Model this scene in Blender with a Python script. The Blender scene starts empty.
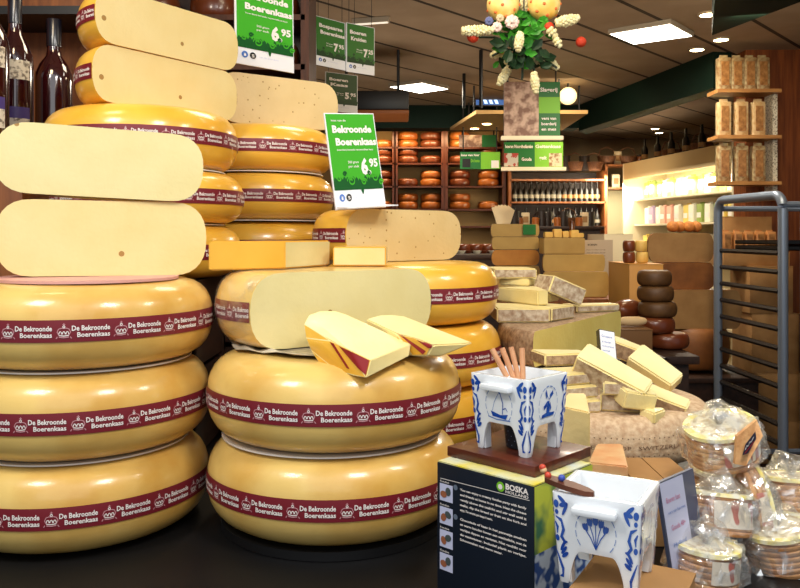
import bpy, bmesh, math, random
from mathutils import Vector, Matrix, noise
random.seed(7)
PI = math.pi
H = 1.45            # eye height; everything below is laid out relative to it and lifted at the end
F = 800.0
HOR = 235.0
SC = bpy.context.scene
C = SC.collection

def P(px, py, d):
    return Vector(((px-400)/F*d, d, (HOR-py)/F*d))
def PX(px, d):
    return (px-400)/F*d
def PZ(py, d):
    return (HOR-py)/F*d

# ------------------------------------------------------------ materials
def lin(c):
    return tuple(((v/255)/12.92 if v/255 <= .04045 else ((v/255+.055)/1.055)**2.4) for v in c)
MATS = {}
def mat(name, rgb, rough=.5, metal=0, rgb2=None, scale=20, coat=0, bump=0, bscale=None, emis=0, detail=4, lo=.35, hi=.65, spec=.5, trans=0, ior=1.45, vec=None, sss=0):
    if name in MATS: return MATS[name]
    m = bpy.data.materials.new(name); m.use_nodes = True
    nt = m.node_tree; b = nt.nodes['Principled BSDF']
    c = lin(rgb)+(1,)
    b.inputs['Base Color'].default_value = c
    b.inputs['Roughness'].default_value = rough
    b.inputs['Metallic'].default_value = metal
    b.inputs['Coat Weight'].default_value = coat
    b.inputs['Coat Roughness'].default_value = .12
    b.inputs['Specular IOR Level'].default_value = spec
    b.inputs['Transmission Weight'].default_value = trans
    b.inputs['IOR'].default_value = ior
    if sss:
        b.inputs['Subsurface Weight'].default_value = sss
        b.inputs['Subsurface Radius'].default_value = (.02,.01,.004)
        b.inputs['Subsurface Scale'].default_value = .3
    if emis:
        b.inputs['Emission Color'].default_value = c
        b.inputs['Emission Strength'].default_value = emis
    tc = nt.nodes.new('ShaderNodeTexCoord')
    src = tc.outputs['Object']
    if vec:
        mp = nt.nodes.new('ShaderNodeMapping'); mp.inputs['Scale'].default_value = vec
        nt.links.new(src, mp.inputs[0]); src = mp.outputs[0]
    if rgb2:
        n = nt.nodes.new('ShaderNodeTexNoise'); n.inputs['Scale'].default_value = scale; n.inputs['Detail'].default_value = detail
        r = nt.nodes.new('ShaderNodeValToRGB')
        r.color_ramp.elements[0].position = lo; r.color_ramp.elements[0].color = c
        r.color_ramp.elements[1].position = hi; r.color_ramp.elements[1].color = lin(rgb2)+(1,)
        nt.links.new(src, n.inputs['Vector']); nt.links.new(n.outputs['Fac'], r.inputs[0])
        nt.links.new(r.outputs[0], b.inputs['Base Color'])
        if emis: nt.links.new(r.outputs[0], b.inputs['Emission Color'])
    if bump:
        n2 = nt.nodes.new('ShaderNodeTexNoise'); n2.inputs['Scale'].default_value = bscale or scale*3; n2.inputs['Detail'].default_value = 4
        bp = nt.nodes.new('ShaderNodeBump'); bp.inputs['Strength'].default_value = bump; bp.inputs['Distance'].default_value = .004
        nt.links.new(src, n2.inputs['Vector']); nt.links.new(n2.outputs['Fac'], bp.inputs['Height'])
        nt.links.new(bp.outputs[0], b.inputs['Normal'])
    MATS[name] = m
    return m

def paste_mat(name, rgb, rgb2, holes=0, hs=26):
    m = mat(name, rgb, .42, rgb2=rgb2, scale=9, sss=0, bump=.15, bscale=120, coat=.15)
    if holes:
        nt = m.node_tree; b = nt.nodes['Principled BSDF']
        tc = nt.nodes.new('ShaderNodeTexCoord')
        v = nt.nodes.new('ShaderNodeTexVoronoi'); v.inputs['Scale'].default_value = hs; v.inputs['Randomness'].default_value = 1
        sp = nt.nodes.new('ShaderNodeSeparateColor')
        g = nt.nodes.new('ShaderNodeMath'); g.operation = 'GREATER_THAN'; g.inputs[1].default_value = 1-holes
        lt = nt.nodes.new('ShaderNodeMath'); lt.operation = 'LESS_THAN'; lt.inputs[1].default_value = .15
        mu = nt.nodes.new('ShaderNodeMath'); mu.operation = 'MULTIPLY'
        nt.links.new(tc.outputs['Object'], v.inputs['Vector'])
        nt.links.new(v.outputs['Color'], sp.inputs[0]); nt.links.new(sp.outputs[0], g.inputs[0])
        nt.links.new(v.outputs['Distance'], lt.inputs[0])
        nt.links.new(g.outputs[0], mu.inputs[0]); nt.links.new(lt.outputs[0], mu.inputs[1])
        mx = nt.nodes.new('ShaderNodeMix'); mx.data_type = 'RGBA'
        old = b.inputs['Base Color'].links[0].from_socket
        nt.links.new(mu.outputs[0], mx.inputs[0]); nt.links.new(old, mx.inputs[6])
        mx.inputs[7].default_value = lin((168,128,66))+(1,)
        nt.links.new(mx.outputs[2], b.inputs['Base Color'])
    return m

RIND = mat('yellow_rind', (240,190,74), .28, rgb2=(228,164,44), scale=7, coat=.45, bump=.08, bscale=60, lo=.4, hi=.75)
RINDP = mat('pale_yellow_rind', (230,194,112), .28, rgb2=(200,142,48), scale=6, coat=.4, bump=.12, bscale=50, lo=.44, hi=.72, detail=7)
PASTE = paste_mat('cream_paste', (238,216,154), (232,206,138), holes=.42)
PASTE2 = paste_mat('pale_paste', (230,216,158), (222,206,144), holes=.14, hs=34)
PASTE3 = paste_mat('greyish_paste', (226,200,144), (216,188,130), holes=.6, hs=75)
CPASTE = paste_mat('alpine_paste', (242,228,172), (232,212,144))
CRIND = mat('grey_brown_rind', (178,150,118), .75, rgb2=(134,106,80), scale=110, bump=.5, bscale=90)
CRINDP = mat('floury_rind', (206,190,164), .8, rgb2=(158,130,102), scale=90, bump=.5, bscale=90)
MAROON = mat('maroon_paper', (118,26,38), .45, coat=.2)
WHITEP = mat('white_print', (240,232,226), .5)
PINKP = mat('pink_print', (196,140,146), .5)
WFILM = mat('white_film', (226,216,206), .35, coat=.3)
PINKB = mat('pink_board', (214,160,150), .5)
BLACK = mat('black_laminate', (14,14,16), .45)
DWOOD = mat('red_brown_wood', (96,44,28), .35, rgb2=(70,28,18), scale=14, vec=(1,8,1), coat=.3)
WOOD = mat('brown_wood', (140,82,36), .5, rgb2=(110,60,24), scale=8, vec=(6,6,.8))
WOODR = mat('mahogany_wood', (98,46,22), .4, rgb2=(70,30,14), scale=6, vec=(8,8,.6))
WOODL = mat('light_wood', (178,128,72), .5, rgb2=(150,102,54), scale=8, vec=(1,8,8))
DARKW = mat('dark_wood', (52,30,18), .5, rgb2=(36,20,12), scale=8, vec=(6,1,6))
CARD = mat('cardboard', (176,134,84), .8, rgb2=(158,116,70), scale=10)
GREEN = mat('sign_green', (62,168,34), .6, spec=.25)
GREEND = mat('sign_dark_green', (8,84,30), .6, spec=.25)
GREENM = mat('banner_green', (20,110,44), .5)
GREENL = mat('banner_lime', (120,190,40), .5)
BEAMG = mat('bottle_green_paint', (10,32,24), .7, spec=.2)
WHITE = mat('white_card', (236,236,240), .4)
LILAC = mat('lilac_card', (196,200,228), .4)
BLUEL = mat('blue_print', (60,110,190), .4)
PORC = mat('white_glazed_ceramic', (236,240,244), .12, coat=.8)
DBLUE = mat('delft_blue', (24,66,158), .15, coat=.8, rgb2=(44,92,180), scale=60)
DBLUEL = mat('delft_pale_blue', (110,140,196), .15, coat=.8)
NAVY = mat('navy_card', (14,24,38), .4, coat=.2)
STEEL = mat('steel', (128,142,164), .35, metal=.45)
DSTEEL = mat('dark_steel', (44,38,34), .45, metal=.7)
BLACKM = mat('black_metal', (10,10,12), .4)
def ceiling_mat():
    m = mat('ceiling_panels', (170,150,126), .8, rgb2=(160,140,116), scale=4)
    nt = m.node_tree; b = nt.nodes['Principled BSDF']
    tc = nt.nodes.new('ShaderNodeTexCoord'); mp = nt.nodes.new('ShaderNodeMapping'); mp.vector_type='TEXTURE'
    mp.inputs['Rotation'].default_value = (0,0,-math.radians(42))
    s = nt.nodes.new('ShaderNodeSeparateXYZ')
    md = nt.nodes.new('ShaderNodeMath'); md.operation='FRACT'
    dv = nt.nodes.new('ShaderNodeMath'); dv.operation='DIVIDE'; dv.inputs[1].default_value=.40
    lt = nt.nodes.new('ShaderNodeMath'); lt.operation='LESS_THAN'; lt.inputs[1].default_value=.07
    mx = nt.nodes.new('ShaderNodeMix'); mx.data_type='RGBA'
    old = b.inputs['Base Color'].links[0].from_socket
    nt.links.new(tc.outputs['Object'], mp.inputs[0]); nt.links.new(mp.outputs[0], s.inputs[0])
    nt.links.new(s.outputs[0], dv.inputs[0]); nt.links.new(dv.outputs[0], md.inputs[0]); nt.links.new(md.outputs[0], lt.inputs[0])
    nt.links.new(lt.outputs[0], mx.inputs[0]); nt.links.new(old, mx.inputs[6]); mx.inputs[7].default_value = lin((56,46,38))+(1,)
    nt.links.new(mx.outputs[2], b.inputs['Base Color'])
    return m

def film_mat(flo=.16,fhi=.75,fs=26):
    m = bpy.data.materials.new('clear_film'); m.use_nodes = True; nt = m.node_tree
    nt.nodes.remove(nt.nodes['Principled BSDF']); out = nt.nodes['Material Output']
    tr = nt.nodes.new('ShaderNodeBsdfTransparent'); gl = nt.nodes.new('ShaderNodeBsdfGlossy'); gl.inputs['Roughness'].default_value=.18
    gl.inputs['Color'].default_value=(1,1,1,1)
    df = nt.nodes.new('ShaderNodeBsdfDiffuse'); df.inputs['Color'].default_value=(.85,.85,.82,1)
    m1 = nt.nodes.new('ShaderNodeMixShader'); m1.inputs[0].default_value=.25
    m2 = nt.nodes.new('ShaderNodeMixShader')
    tc = nt.nodes.new('ShaderNodeTexCoord')
    n = nt.nodes.new('ShaderNodeTexNoise'); n.inputs['Scale'].default_value=fs; n.inputs['Detail'].default_value=3; n.inputs['Distortion'].default_value=1.5
    r = nt.nodes.new('ShaderNodeValToRGB'); r.color_ramp.elements[0].position=.42; r.color_ramp.elements[0].color=(flo,flo,flo,1)
    r.color_ramp.elements[1].position=.72; r.color_ramp.elements[1].color=(fhi,fhi,fhi,1)
    bp = nt.nodes.new('ShaderNodeBump'); bp.inputs['Strength'].default_value=.8; bp.inputs['Distance'].default_value=.006
    nt.links.new(tc.outputs['Object'], n.inputs['Vector']); nt.links.new(n.outputs['Fac'], r.inputs[0]); nt.links.new(n.outputs['Fac'], bp.inputs['Height'])
    nt.links.new(bp.outputs[0], gl.inputs['Normal'])
    nt.links.new(gl.outputs[0], m1.inputs[1]); nt.links.new(df.outputs[0], m1.inputs[2])
    nt.links.new(r.outputs[0], m2.inputs[0]); nt.links.new(tr.outputs[0], m2.inputs[1]); nt.links.new(m1.outputs[0], m2.inputs[2])
    nt.links.new(m2.outputs[0], out.inputs[0])
    return m
FILM = film_mat()

# ------------------------------------------------------------ object helpers
def obj(name, bm, mats, parent=None, smooth=True, ang=35):
    me = bpy.data.meshes.new(name)
    bmesh.ops.recalc_face_normals(bm, faces=bm.faces[:]) if smooth != 'keep' else None
    bm.to_mesh(me); bm.free()
    for m in (mats if isinstance(mats, (list, tuple)) else [mats]): me.materials.append(m)
    if smooth:
        for p in me.polygons: p.use_smooth = True
        me.set_sharp_from_angle(angle=math.radians(ang))
    o = bpy.data.objects.new(name, me); C.objects.link(o)
    if parent: o.parent = parent
    return o
def tag(o, label, cat, group=None, kind=None):
    o['label'] = label; o['category'] = cat
    if group: o['group'] = group
    if kind: o['kind'] = kind
    return o
def thing(name, label, cat, loc=(0,0,0), rz=0, group=None):
    o = bpy.data.objects.new(name, None); C.objects.link(o); o.empty_display_size = .05
    o.location = loc; o.rotation_euler = (0,0,rz)
    return tag(o, label, cat, group)
def struct(name, bm, m):
    o = obj(name, bm, m, smooth=False); o['kind'] = 'structure'; return o
def dup(root, label=None, loc=None, rot=None, group=None):
    r = root.copy(); C.objects.link(r)
    if loc is not None: r.location = loc
    if rot is not None: r.rotation_euler = rot
    if label: r['label'] = label
    if group: r['group'] = group
    for ch in list(root.children):
        c = ch.copy(); C.objects.link(c); c.parent = r
        for g in list(ch.children):
            d = g.copy(); C.objects.link(d); d.parent = c
    return r

def box(bm, c, s, rz=0, mi=0, rot=None, bev=0):
    M = Matrix.Translation(Vector(c)) @ (rot if rot else Matrix.Rotation(rz, 4, 'Z')) @ Matrix.Diagonal((s[0],s[1],s[2],1))
    r = bmesh.ops.create_cube(bm, size=1, matrix=M)
    fs = set(f for v in r['verts'] for f in v.link_faces)
    for f in fs: f.material_index = mi
    if bev:
        es = list(set(e for f in fs for e in f.edges))
        rr = bmesh.ops.bevel(bm, geom=es, offset=bev, segments=2, profile=.6, affect='EDGES')
        for f in rr['faces']: f.material_index = mi
    return r
def bx(x0,x1,y0,y1,z0,z1,bm=None,mi=0,bev=0):
    bm = bm or bmesh.new()
    box(bm, ((x0+x1)/2,(y0+y1)/2,(z0+z1)/2), (abs(x1-x0),abs(y1-y0),abs(z1-z0)), mi=mi, bev=bev)
    return bm
def lathe(bm, prof, segs=32, mi=0, M=None, a0=0):
    rings = []
    for (r,z) in prof:
        if r < 1e-6:
            rings.append([bm.verts.new((0,0,z))])
        else:
            rings.append([bm.verts.new((r*math.cos(2*PI*i/segs+a0), r*math.sin(2*PI*i/segs+a0), z)) for i in range(segs)])
    fs = []
    for a,b in zip(rings[:-1], rings[1:]):
        for i in range(segs):
            j = (i+1)%segs
            if len(a)==1 and len(b)==1: continue
            if len(a)==1: fs.append(bm.faces.new((a[0], b[i], b[j])))
            elif len(b)==1: fs.append(bm.faces.new((a[i], b[0], a[j])))
            else: fs.append(bm.faces.new((a[i], b[i], b[j], a[j])))
    for f in fs: f.material_index = mi
    if M is not None:
        bmesh.ops.transform(bm, matrix=M, verts=[v for r in rings for v in r])
    return bm
def tube(bm, pts, r, segs=8, mi=0, r1=None):
    pts = [Vector(p) for p in pts]; n = len(pts); rings = []
    up = Vector((0,0,1))
    for k,p in enumerate(pts):
        t = (pts[min(k+1,n-1)]-pts[max(k-1,0)]).normalized()
        a = t.cross(up)
        if a.length < .05: a = t.cross(Vector((0,1,0)))
        a.normalize(); b = t.cross(a).normalized()
        rr = r if r1 is None else r+(r1-r)*k/(n-1)
        rings.append([bm.verts.new(p+a*rr*math.cos(2*PI*i/segs)+b*rr*math.sin(2*PI*i/segs)) for i in range(segs)])
    for A,B in zip(rings[:-1], rings[1:]):
        for i in range(segs):
            f = bm.faces.new((A[i],A[(i+1)%segs],B[(i+1)%segs],B[i])); f.material_index = mi
    for R_ in (rings[0], rings[-1]):
        f = bm.faces.new(R_); f.material_index = mi
    return bm
def ball(bm, c, r, mi=0, s=(1,1,1), sub=2):
    M = Matrix.Translation(Vector(c)) @ Matrix.Diagonal((r*s[0],r*s[1],r*s[2],1))
    rr = bmesh.ops.create_icosphere(bm, subdivisions=sub, radius=1, matrix=M)
    for v in rr['verts']:
        for f in v.link_faces: f.material_index = mi
    return rr['verts']

# ------------------------------------------------------------ lettering
_tc = {}
def text2d(s, bold=0.0, sx=1.0):
    """verts / faces of a line of text, baseline at 0, cap height about .7, left aligned"""
    k = (s,bold)
    if k in _tc: return _tc[k]
    cu = bpy.data.curves.new('lettering', 'FONT'); cu.body = s; cu.size = 1; cu.resolution_u = 2; cu.offset = bold
    cu.dimensions = '2D'; cu.fill_mode = 'BOTH'
    o = bpy.data.objects.new('lettering', cu); C.objects.link(o)
    bpy.context.view_layer.update()
    dg = bpy.context.evaluated_depsgraph_get()
    me = bpy.data.meshes.new_from_object(o.evaluated_get(dg))
    vs = [(v.co.x, v.co.y) for v in me.vertices]; fs = [tuple(p.vertices) for p in me.polygons]
    bpy.data.objects.remove(o); bpy.data.curves.remove(cu); bpy.data.meshes.remove(me)
    _tc[k] = (vs, fs)
    return _tc[k]
def put2d(bm, vs, fs, fn, mi):
    nv = [bm.verts.new(fn(x,y)) for x,y in vs]
    for f in fs:
        try:
            q = bm.faces.new([nv[i] for i in f]); q.material_index = mi
        except ValueError: pass
def text_fit(bm, s, x0, x1, y0, hgt, fn, mi, bold=.01):
    """text squeezed between x0..x1 with cap height hgt"""
    vs, fs = text2d(s, bold)
    if not vs: return
    a = min(v[0] for v in vs); b = max(v[0] for v in vs)
    kx = (x1-x0)/(b-a); ky = hgt/.72
    put2d(bm, [(x0+(x-a)*kx, y0+y*ky) for x,y in vs], fs, fn, mi)
def poly2(bm, pts, fn, mi):
    put2d(bm, pts, [tuple(range(len(pts)))], fn, mi)
def rect2(bm, x0,x1,y0,y1, fn, mi):
    poly2(bm, [(x0,y0),(x1,y0),(x1,y1),(x0,y1)], fn, mi)
def stroke2(bm, pts, w, fn, mi, taper=False):
    n = len(pts); L=[]; R=[]
    for k,(x,y) in enumerate(pts):
        x0,y0 = pts[max(k-1,0)]; x1,y1 = pts[min(k+1,n-1)]
        dx,dy = x1-x0,y1-y0; l = math.hypot(dx,dy) or 1
        ww = w/2*(1 if not taper else max(.12, math.sin(PI*(k+.3)/(n-.4))))
        L.append((x-dy/l*ww, y+dx/l*ww)); R.append((x+dy/l*ww, y-dx/l*ww))
    vs = L+R; fs = [(k,k+1,n+k+1,n+k) for k in range(n-1)]
    put2d(bm, vs, fs, fn, mi)
def ell2(bm, cx,cy,rx,ry,fn,mi,ang=0,n=14):
    ca,sa = math.cos(ang),math.sin(ang)
    poly2(bm, [(cx+rx*math.cos(t)*ca-ry*math.sin(t)*sa, cy+rx*math.cos(t)*sa+ry*math.sin(t)*ca) for t in [2*PI*i/n for i in range(n)]], fn, mi)
def arc(cx,cy,r,a0,a1,n=10,ry=None):
    ry = ry or r
    return [(cx+r*math.cos(a0+(a1-a0)*i/n), cy+ry*math.sin(a0+(a1-a0)*i/n)) for i in range(n+1)]

# ------------------------------------------------------------ cheeses
NEXP = 2.4
def prof_x(R,h,rx,z):
    t = min(1, abs(2*z/h)); return R-rx+rx*(1-t**NEXP)**(1/NEXP)
def wheel_bm(R, h, rx=.055, segs=96):
    bm = bmesh.new(); pr = [(0,h/2*1.0)]
    for q in (.35,.7): pr.append(((R-rx)*q, h/2))
    for k in range(15):
        t = PI/2-PI*k/14
        c,s = math.cos(t), math.sin(t)
        x = R-rx+rx*abs(c)**(2/NEXP); z = h/2*abs(s)**(2/NEXP)*(1 if s>0 else -1)
        pr.append((x,z))
    for q in (.7,.35): pr.append(((R-rx)*q, -h/2))
    pr.append((0,-h/2))
    lathe(bm, pr, segs)
    bmesh.ops.translate(bm, verts=bm.verts[:], vec=(0,0,h/2))
    return bm
def band_bm(R, h, rx=.055, bw=.029, phase=0., full=True):
    bm = bmesh.new(); n = 96; rows = 4
    def fn(u, v, off=.0012):
        r = prof_x(R,h,rx,v)+off; a = u/R+phase
        return (r*math.cos(a), r*math.sin(a), v+h/2)
    g = [[bm.verts.new(fn(2*PI*R*i/n, -bw/2+bw*j/rows)) for j in range(rows+1)] for i in range(n)]
    for i in range(n):
        for j in range(rows):
            bm.faces.new((g[i][j], g[(i+1)%n][j], g[(i+1)%n][j+1], g[i][j+1]))
    N = round(2*PI*R/.0705); U = 2*PI*R/N
    ft = lambda u,v: fn(u,v,.0018)
    for k in range(N):
        u0 = k*U
        text_fit(bm, 'De Bekroonde', u0+.019, u0+.0655, .0006, .0066, ft, 1, .025)
        text_fit(bm, 'Boerenkaas', u0+.0255, u0+.0655, -.0078, .0062, ft, 1, .025)
        cx = u0+.0095; s=.0085
        L = lambda pts: [(cx+x*s, y*s-.001) for x,y in pts]
        stroke2(bm, L([(-.7,-.75),(0,-.85),(.7,-.75)]), .0016, ft, 2)
        stroke2(bm, L([(-.7,-.5),(0,-.6),(.7,-.5)]), .0012, ft, 1)
        for c_ in (-.5,0,.5): stroke2(bm, L(arc(c_,-.35,.2,0,PI,8,.42)), .0010, ft, 1)
        for sgn in (-1,1):
            stroke2(bm, L([(sgn*.7,-.5),(sgn*.95,0),(sgn*.75,.45),(sgn*.35,.6),(0,.55)]), .0011, ft, 2)
            stroke2(bm, L([(sgn*1.1,-1.0),(sgn*.9,-.7)]), .0012, ft, 2)
        stroke2(bm, L(arc(0,.8,.16,0,2*PI,8)), .0009, ft, 1)
        stroke2(bm, L([(0,.95),(0,1.35)]), .0009, ft, 2); stroke2(bm, L([(-.2,1.15),(.2,1.15)]), .0009, ft, 2)
    return bm
def cut(bm, planes, cap=1):
    for co, no in planes:
        r = bmesh.ops.bisect_plane(bm, geom=bm.verts[:]+bm.edges[:]+bm.faces[:], dist=1e-6, plane_co=co, plane_no=no, clear_outer=True)
        if cap is not None:
            es = [e for e in r['geom_cut'] if isinstance(e, bmesh.types.BMEdge)]
            rr = bmesh.ops.holes_fill(bm, edges=es, sides=0)
            for f in rr['faces']: f.material_index = cap
    return bm
BMATS = [MAROON, WHITEP, PINKP]
_wc = {}
def wheel(x, y, zb, label, R=.19, h=.118, rz=0., rind=None, group=None, band=True, name='whole_cheese'):
    rind = rind or RIND
    key = (R,h,rind.name,band)
    if key not in _wc:
        o = obj(name, wheel_bm(R,h), rind)
        if band: obj('paper_band', band_bm(R,h), BMATS, o, smooth='keep')
        _wc[key] = o
    else:
        o = dup(_wc[key])
    o.location = (x,y,zb); o.rotation_euler = (0,0,rz)
    o['label']=label; o['category']='cheese'
    if group: o['group']=group
    return o
def half(ax, ay, bx_, by, zb, label, h=.112, paste=None, rind=None, R=None, band=True, tilt=0., phase=0., rx=.05, group=None, less=False):
    """cut cheese whose flat cut face runs from A (left) to B (right)"""
    A = Vector((ax,ay,0)); B = Vector((bx_,by,0)); d = B-A; L = d.length; u = d/L; back = Vector((-u.y,u.x,0))
    R = R or L/2
    off = math.sqrt(max(0,R*R-L*L/4))*(-1 if less else 1)
    cen = (A+B)/2 + back*off
    o = obj('cut_cheese_half', cut(wheel_bm(R,h,rx), [((0,-off,0),(0,-1,0))]), [rind or RIND, paste or PASTE])
    if band: obj('paper_band', cut(band_bm(R,h,rx,phase=phase), [((0,-off+.001,0),(0,-1,0))], None), BMATS, o, smooth='keep')
    o.location = (cen.x,cen.y,zb); o.rotation_euler = (0,tilt,math.atan2(u.y,u.x))
    return tag(o, label, 'cheese', group)
def sheet(x,y,z,label,R=.165,m=None,group='thin film discs between stacked wheels'):
    bm = bmesh.new(); lathe(bm, [(0,0),(R,0),(R,.0022),(0,.0022)], 64)
    o = obj('separator_sheet', bm, m or WFILM); o.location=(x,y,z); return tag(o,label,'packing sheet',group)

LX,LY = PX(81,1.22),1.22
MX,MY = PX(335,1.22),1.22
CT = -.43
wheel(LX,LY,CT+.003,'whole yellow cheese wheel with maroon band, bottom of the front left stack',rz=.05,h=.119,rind=RINDP)
sheet(LX,LY,CT+.1225,'thin white disc under the second wheel of the front left stack',.16)
wheel(LX+.002,LY,CT+.1255,'whole yellow cheese wheel with maroon band, second from bottom of front left stack',rz=.21,h=.119,rind=RINDP)
sheet(LX+.004,LY,CT+.2448,'thin white disc under the third wheel of the front left stack',.16)
wheel(LX+.006,LY,CT+.2475,'whole yellow cheese wheel under the pink board and two cut halves at far left',rz=.10,h=.116,rind=RINDP)
# pink board
bm = bmesh.new(); lathe(bm,[(0,0),(.13,0),(.13,.004),(0,.004)],64)
o = obj('cheese_board_paper', bm, PINKB); o.location=(LX+.02,LY-.02,CT+.364); tag(o,'pink paper board under the lower cut half on the left stack','paper')
zb = CT+.3685
half(PX(-6,1.15),1.15,PX(206,1.26),1.26,zb,'cut half cheese with small holes in its pale face, lower of two at far left',h=.113,band=False,rind=RINDP,paste=PASTE,tilt=math.radians(.5))
half(PX(-8,1.15),1.15,PX(202,1.25),1.25,zb+.1180,'cut half cheese with smooth cream face, upper of two at far left',h=.104,band=False,rind=RINDP,paste=PASTE2,tilt=math.radians(2.4))

# middle front stack
bm = bmesh.new(); lathe(bm,[(0,0),(.17,0),(.17,.012),(0,.012)],48)
o = obj('round_board', bm, BLACK); o.location=(MX,MY,CT+.001); tag(o,'dark round board under the middle front cheese stack','board')
wheel(MX,MY,CT+.014,'whole yellow cheese wheel with maroon band, bottom of the middle front stack',rz=.02,h=.120,rind=RINDP)
sheet(MX-.004,MY,CT+.1345,'thin white disc between the two wheels of the middle front stack',.165)
wheel(MX,MY,CT+.137,'whole yellow cheese wheel with maroon band carrying the red-marked wedges',rz=.13,h=.120,rind=RINDP)
zM = CT+.257

# crinkled plastic under half E
bm = bmesh.new(); n=28
def crumple(bm, poly_r, cx, cy, z, amp, nn=34):
    vs=[]
    for i in range(nn):
        a=2*PI*i/nn; r=poly_r*(1+.06*math.sin(3*a)+.05*math.sin(7*a+1))
        vs.append((a,r))
    rings=[]
    for q in (.0,.4,.8,.9,1.0):
        if q==0: rings.append([bm.verts.new((cx,cy,z))]); continue
        rings.append([bm.verts.new((cx+r*q*math.cos(a), cy+r*q*math.sin(a)*.8, z+(amp*random.uniform(-.1,1) if q>.85 else 0))) for a,r in vs])
    for A,B in zip(rings[:-1],rings[1:]):
        for i in range(nn):
            j=(i+1)%nn
            bm.faces.new((A[0],B[i],B[j]) if len(A)==1 else (A[i],B[i],B[j],A[j]))
crumple(bm,.165,0,0,0,.006)
SHEET = mat('cheese_paper',(206,196,176),.4,rgb2=(150,140,120),scale=40,coat=.4)
o = obj('wrapping_paper', bm, SHEET, ang=20); o.location=(MX-.005,MY+.03,zM+.003); o.modifiers.new('t','SOLIDIFY').thickness=.0012
tag(o,'crumpled greaseproof paper under the large wrapped half cheese','paper')
zE = zM+.006
E = half(PX(250,1.14),1.14,PX(431,1.34),1.34,zE,'large cut half cheese in clear film with pale greenish face, centre',h=.112,paste=PASTE2,rind=RINDP,rx=.05,phase=.02,R=.176)
# film wrapped over its rind
FILM2=film_mat(.03,.42,16)
_L=math.hypot(PX(431,1.34)-PX(250,1.14),.2); _off=math.sqrt(.176**2-_L*_L/4)
fb=cut(wheel_bm(.1785,.1135,.05),[((0,-_off-.002,0),(0,-1,0)),((-.03,0,0),(1,-.5,0)),((0,0,.004),(0,0,-1))],None)
obj('clear_wrap',fb,FILM2,E)
# long block and small block on it
zG = zE+.1135
def prism(pts, z0, z1, mats, name, label, mis=None, bev=.002, group=None, cat='cheese', parent=None):
    bm = bmesh.new(); n=len(pts)
    cx=sum(p[0] for p in pts)/n; cy=sum(p[1] for p in pts)/n
    lo=[bm.verts.new((p[0]-cx,p[1]-cy,0)) for p in pts]; hi=[bm.verts.new((p[0]-cx,p[1]-cy,z1-z0)) for p in pts]
    f=bm.faces.new(lo); f.material_index=(mis[-2] if mis else 0); f=bm.faces.new(hi); f.material_index=(mis[-1] if mis else 0)
    for i in range(n):
        f=bm.faces.new((lo[i],lo[(i+1)%n],hi[(i+1)%n],hi[i])); f.material_index=(mis[i] if mis else 0)
    if bev: bmesh.ops.bevel(bm, geom=bm.edges[:], offset=bev, segments=2, affect='EDGES')
    o=obj(name,bm,mats,parent); o.location=(cx,cy,z0)
    if not parent: tag(o,label,cat,group)
    return o
v0=(PX(208,1.2),1.2); v1=(PX(285,1.27),1.27); v2=(PX(330,1.42),1.42); v3=(v0[0]+v2[0]-v1[0], v0[1]+v2[1]-v1[1])
prism([v0,v1,v2,v3],zG,zG+.044,[RIND,PASTE2],'cheese_block','long cheese block with deep yellow rind side lying on the wrapped half',[0,1,0,1,0,0])
prism([(PX(333,1.385),1.385),(PX(386,1.385),1.385),(PX(386,1.385)+.0,1.56),(PX(333,1.385),1.56)],zG,zG+.033,[RIND,PASTE],'cheese_block','small cheese block behind the wrapped half, in front of the sign cheese',[1,1,1,0,0,0])

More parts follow.
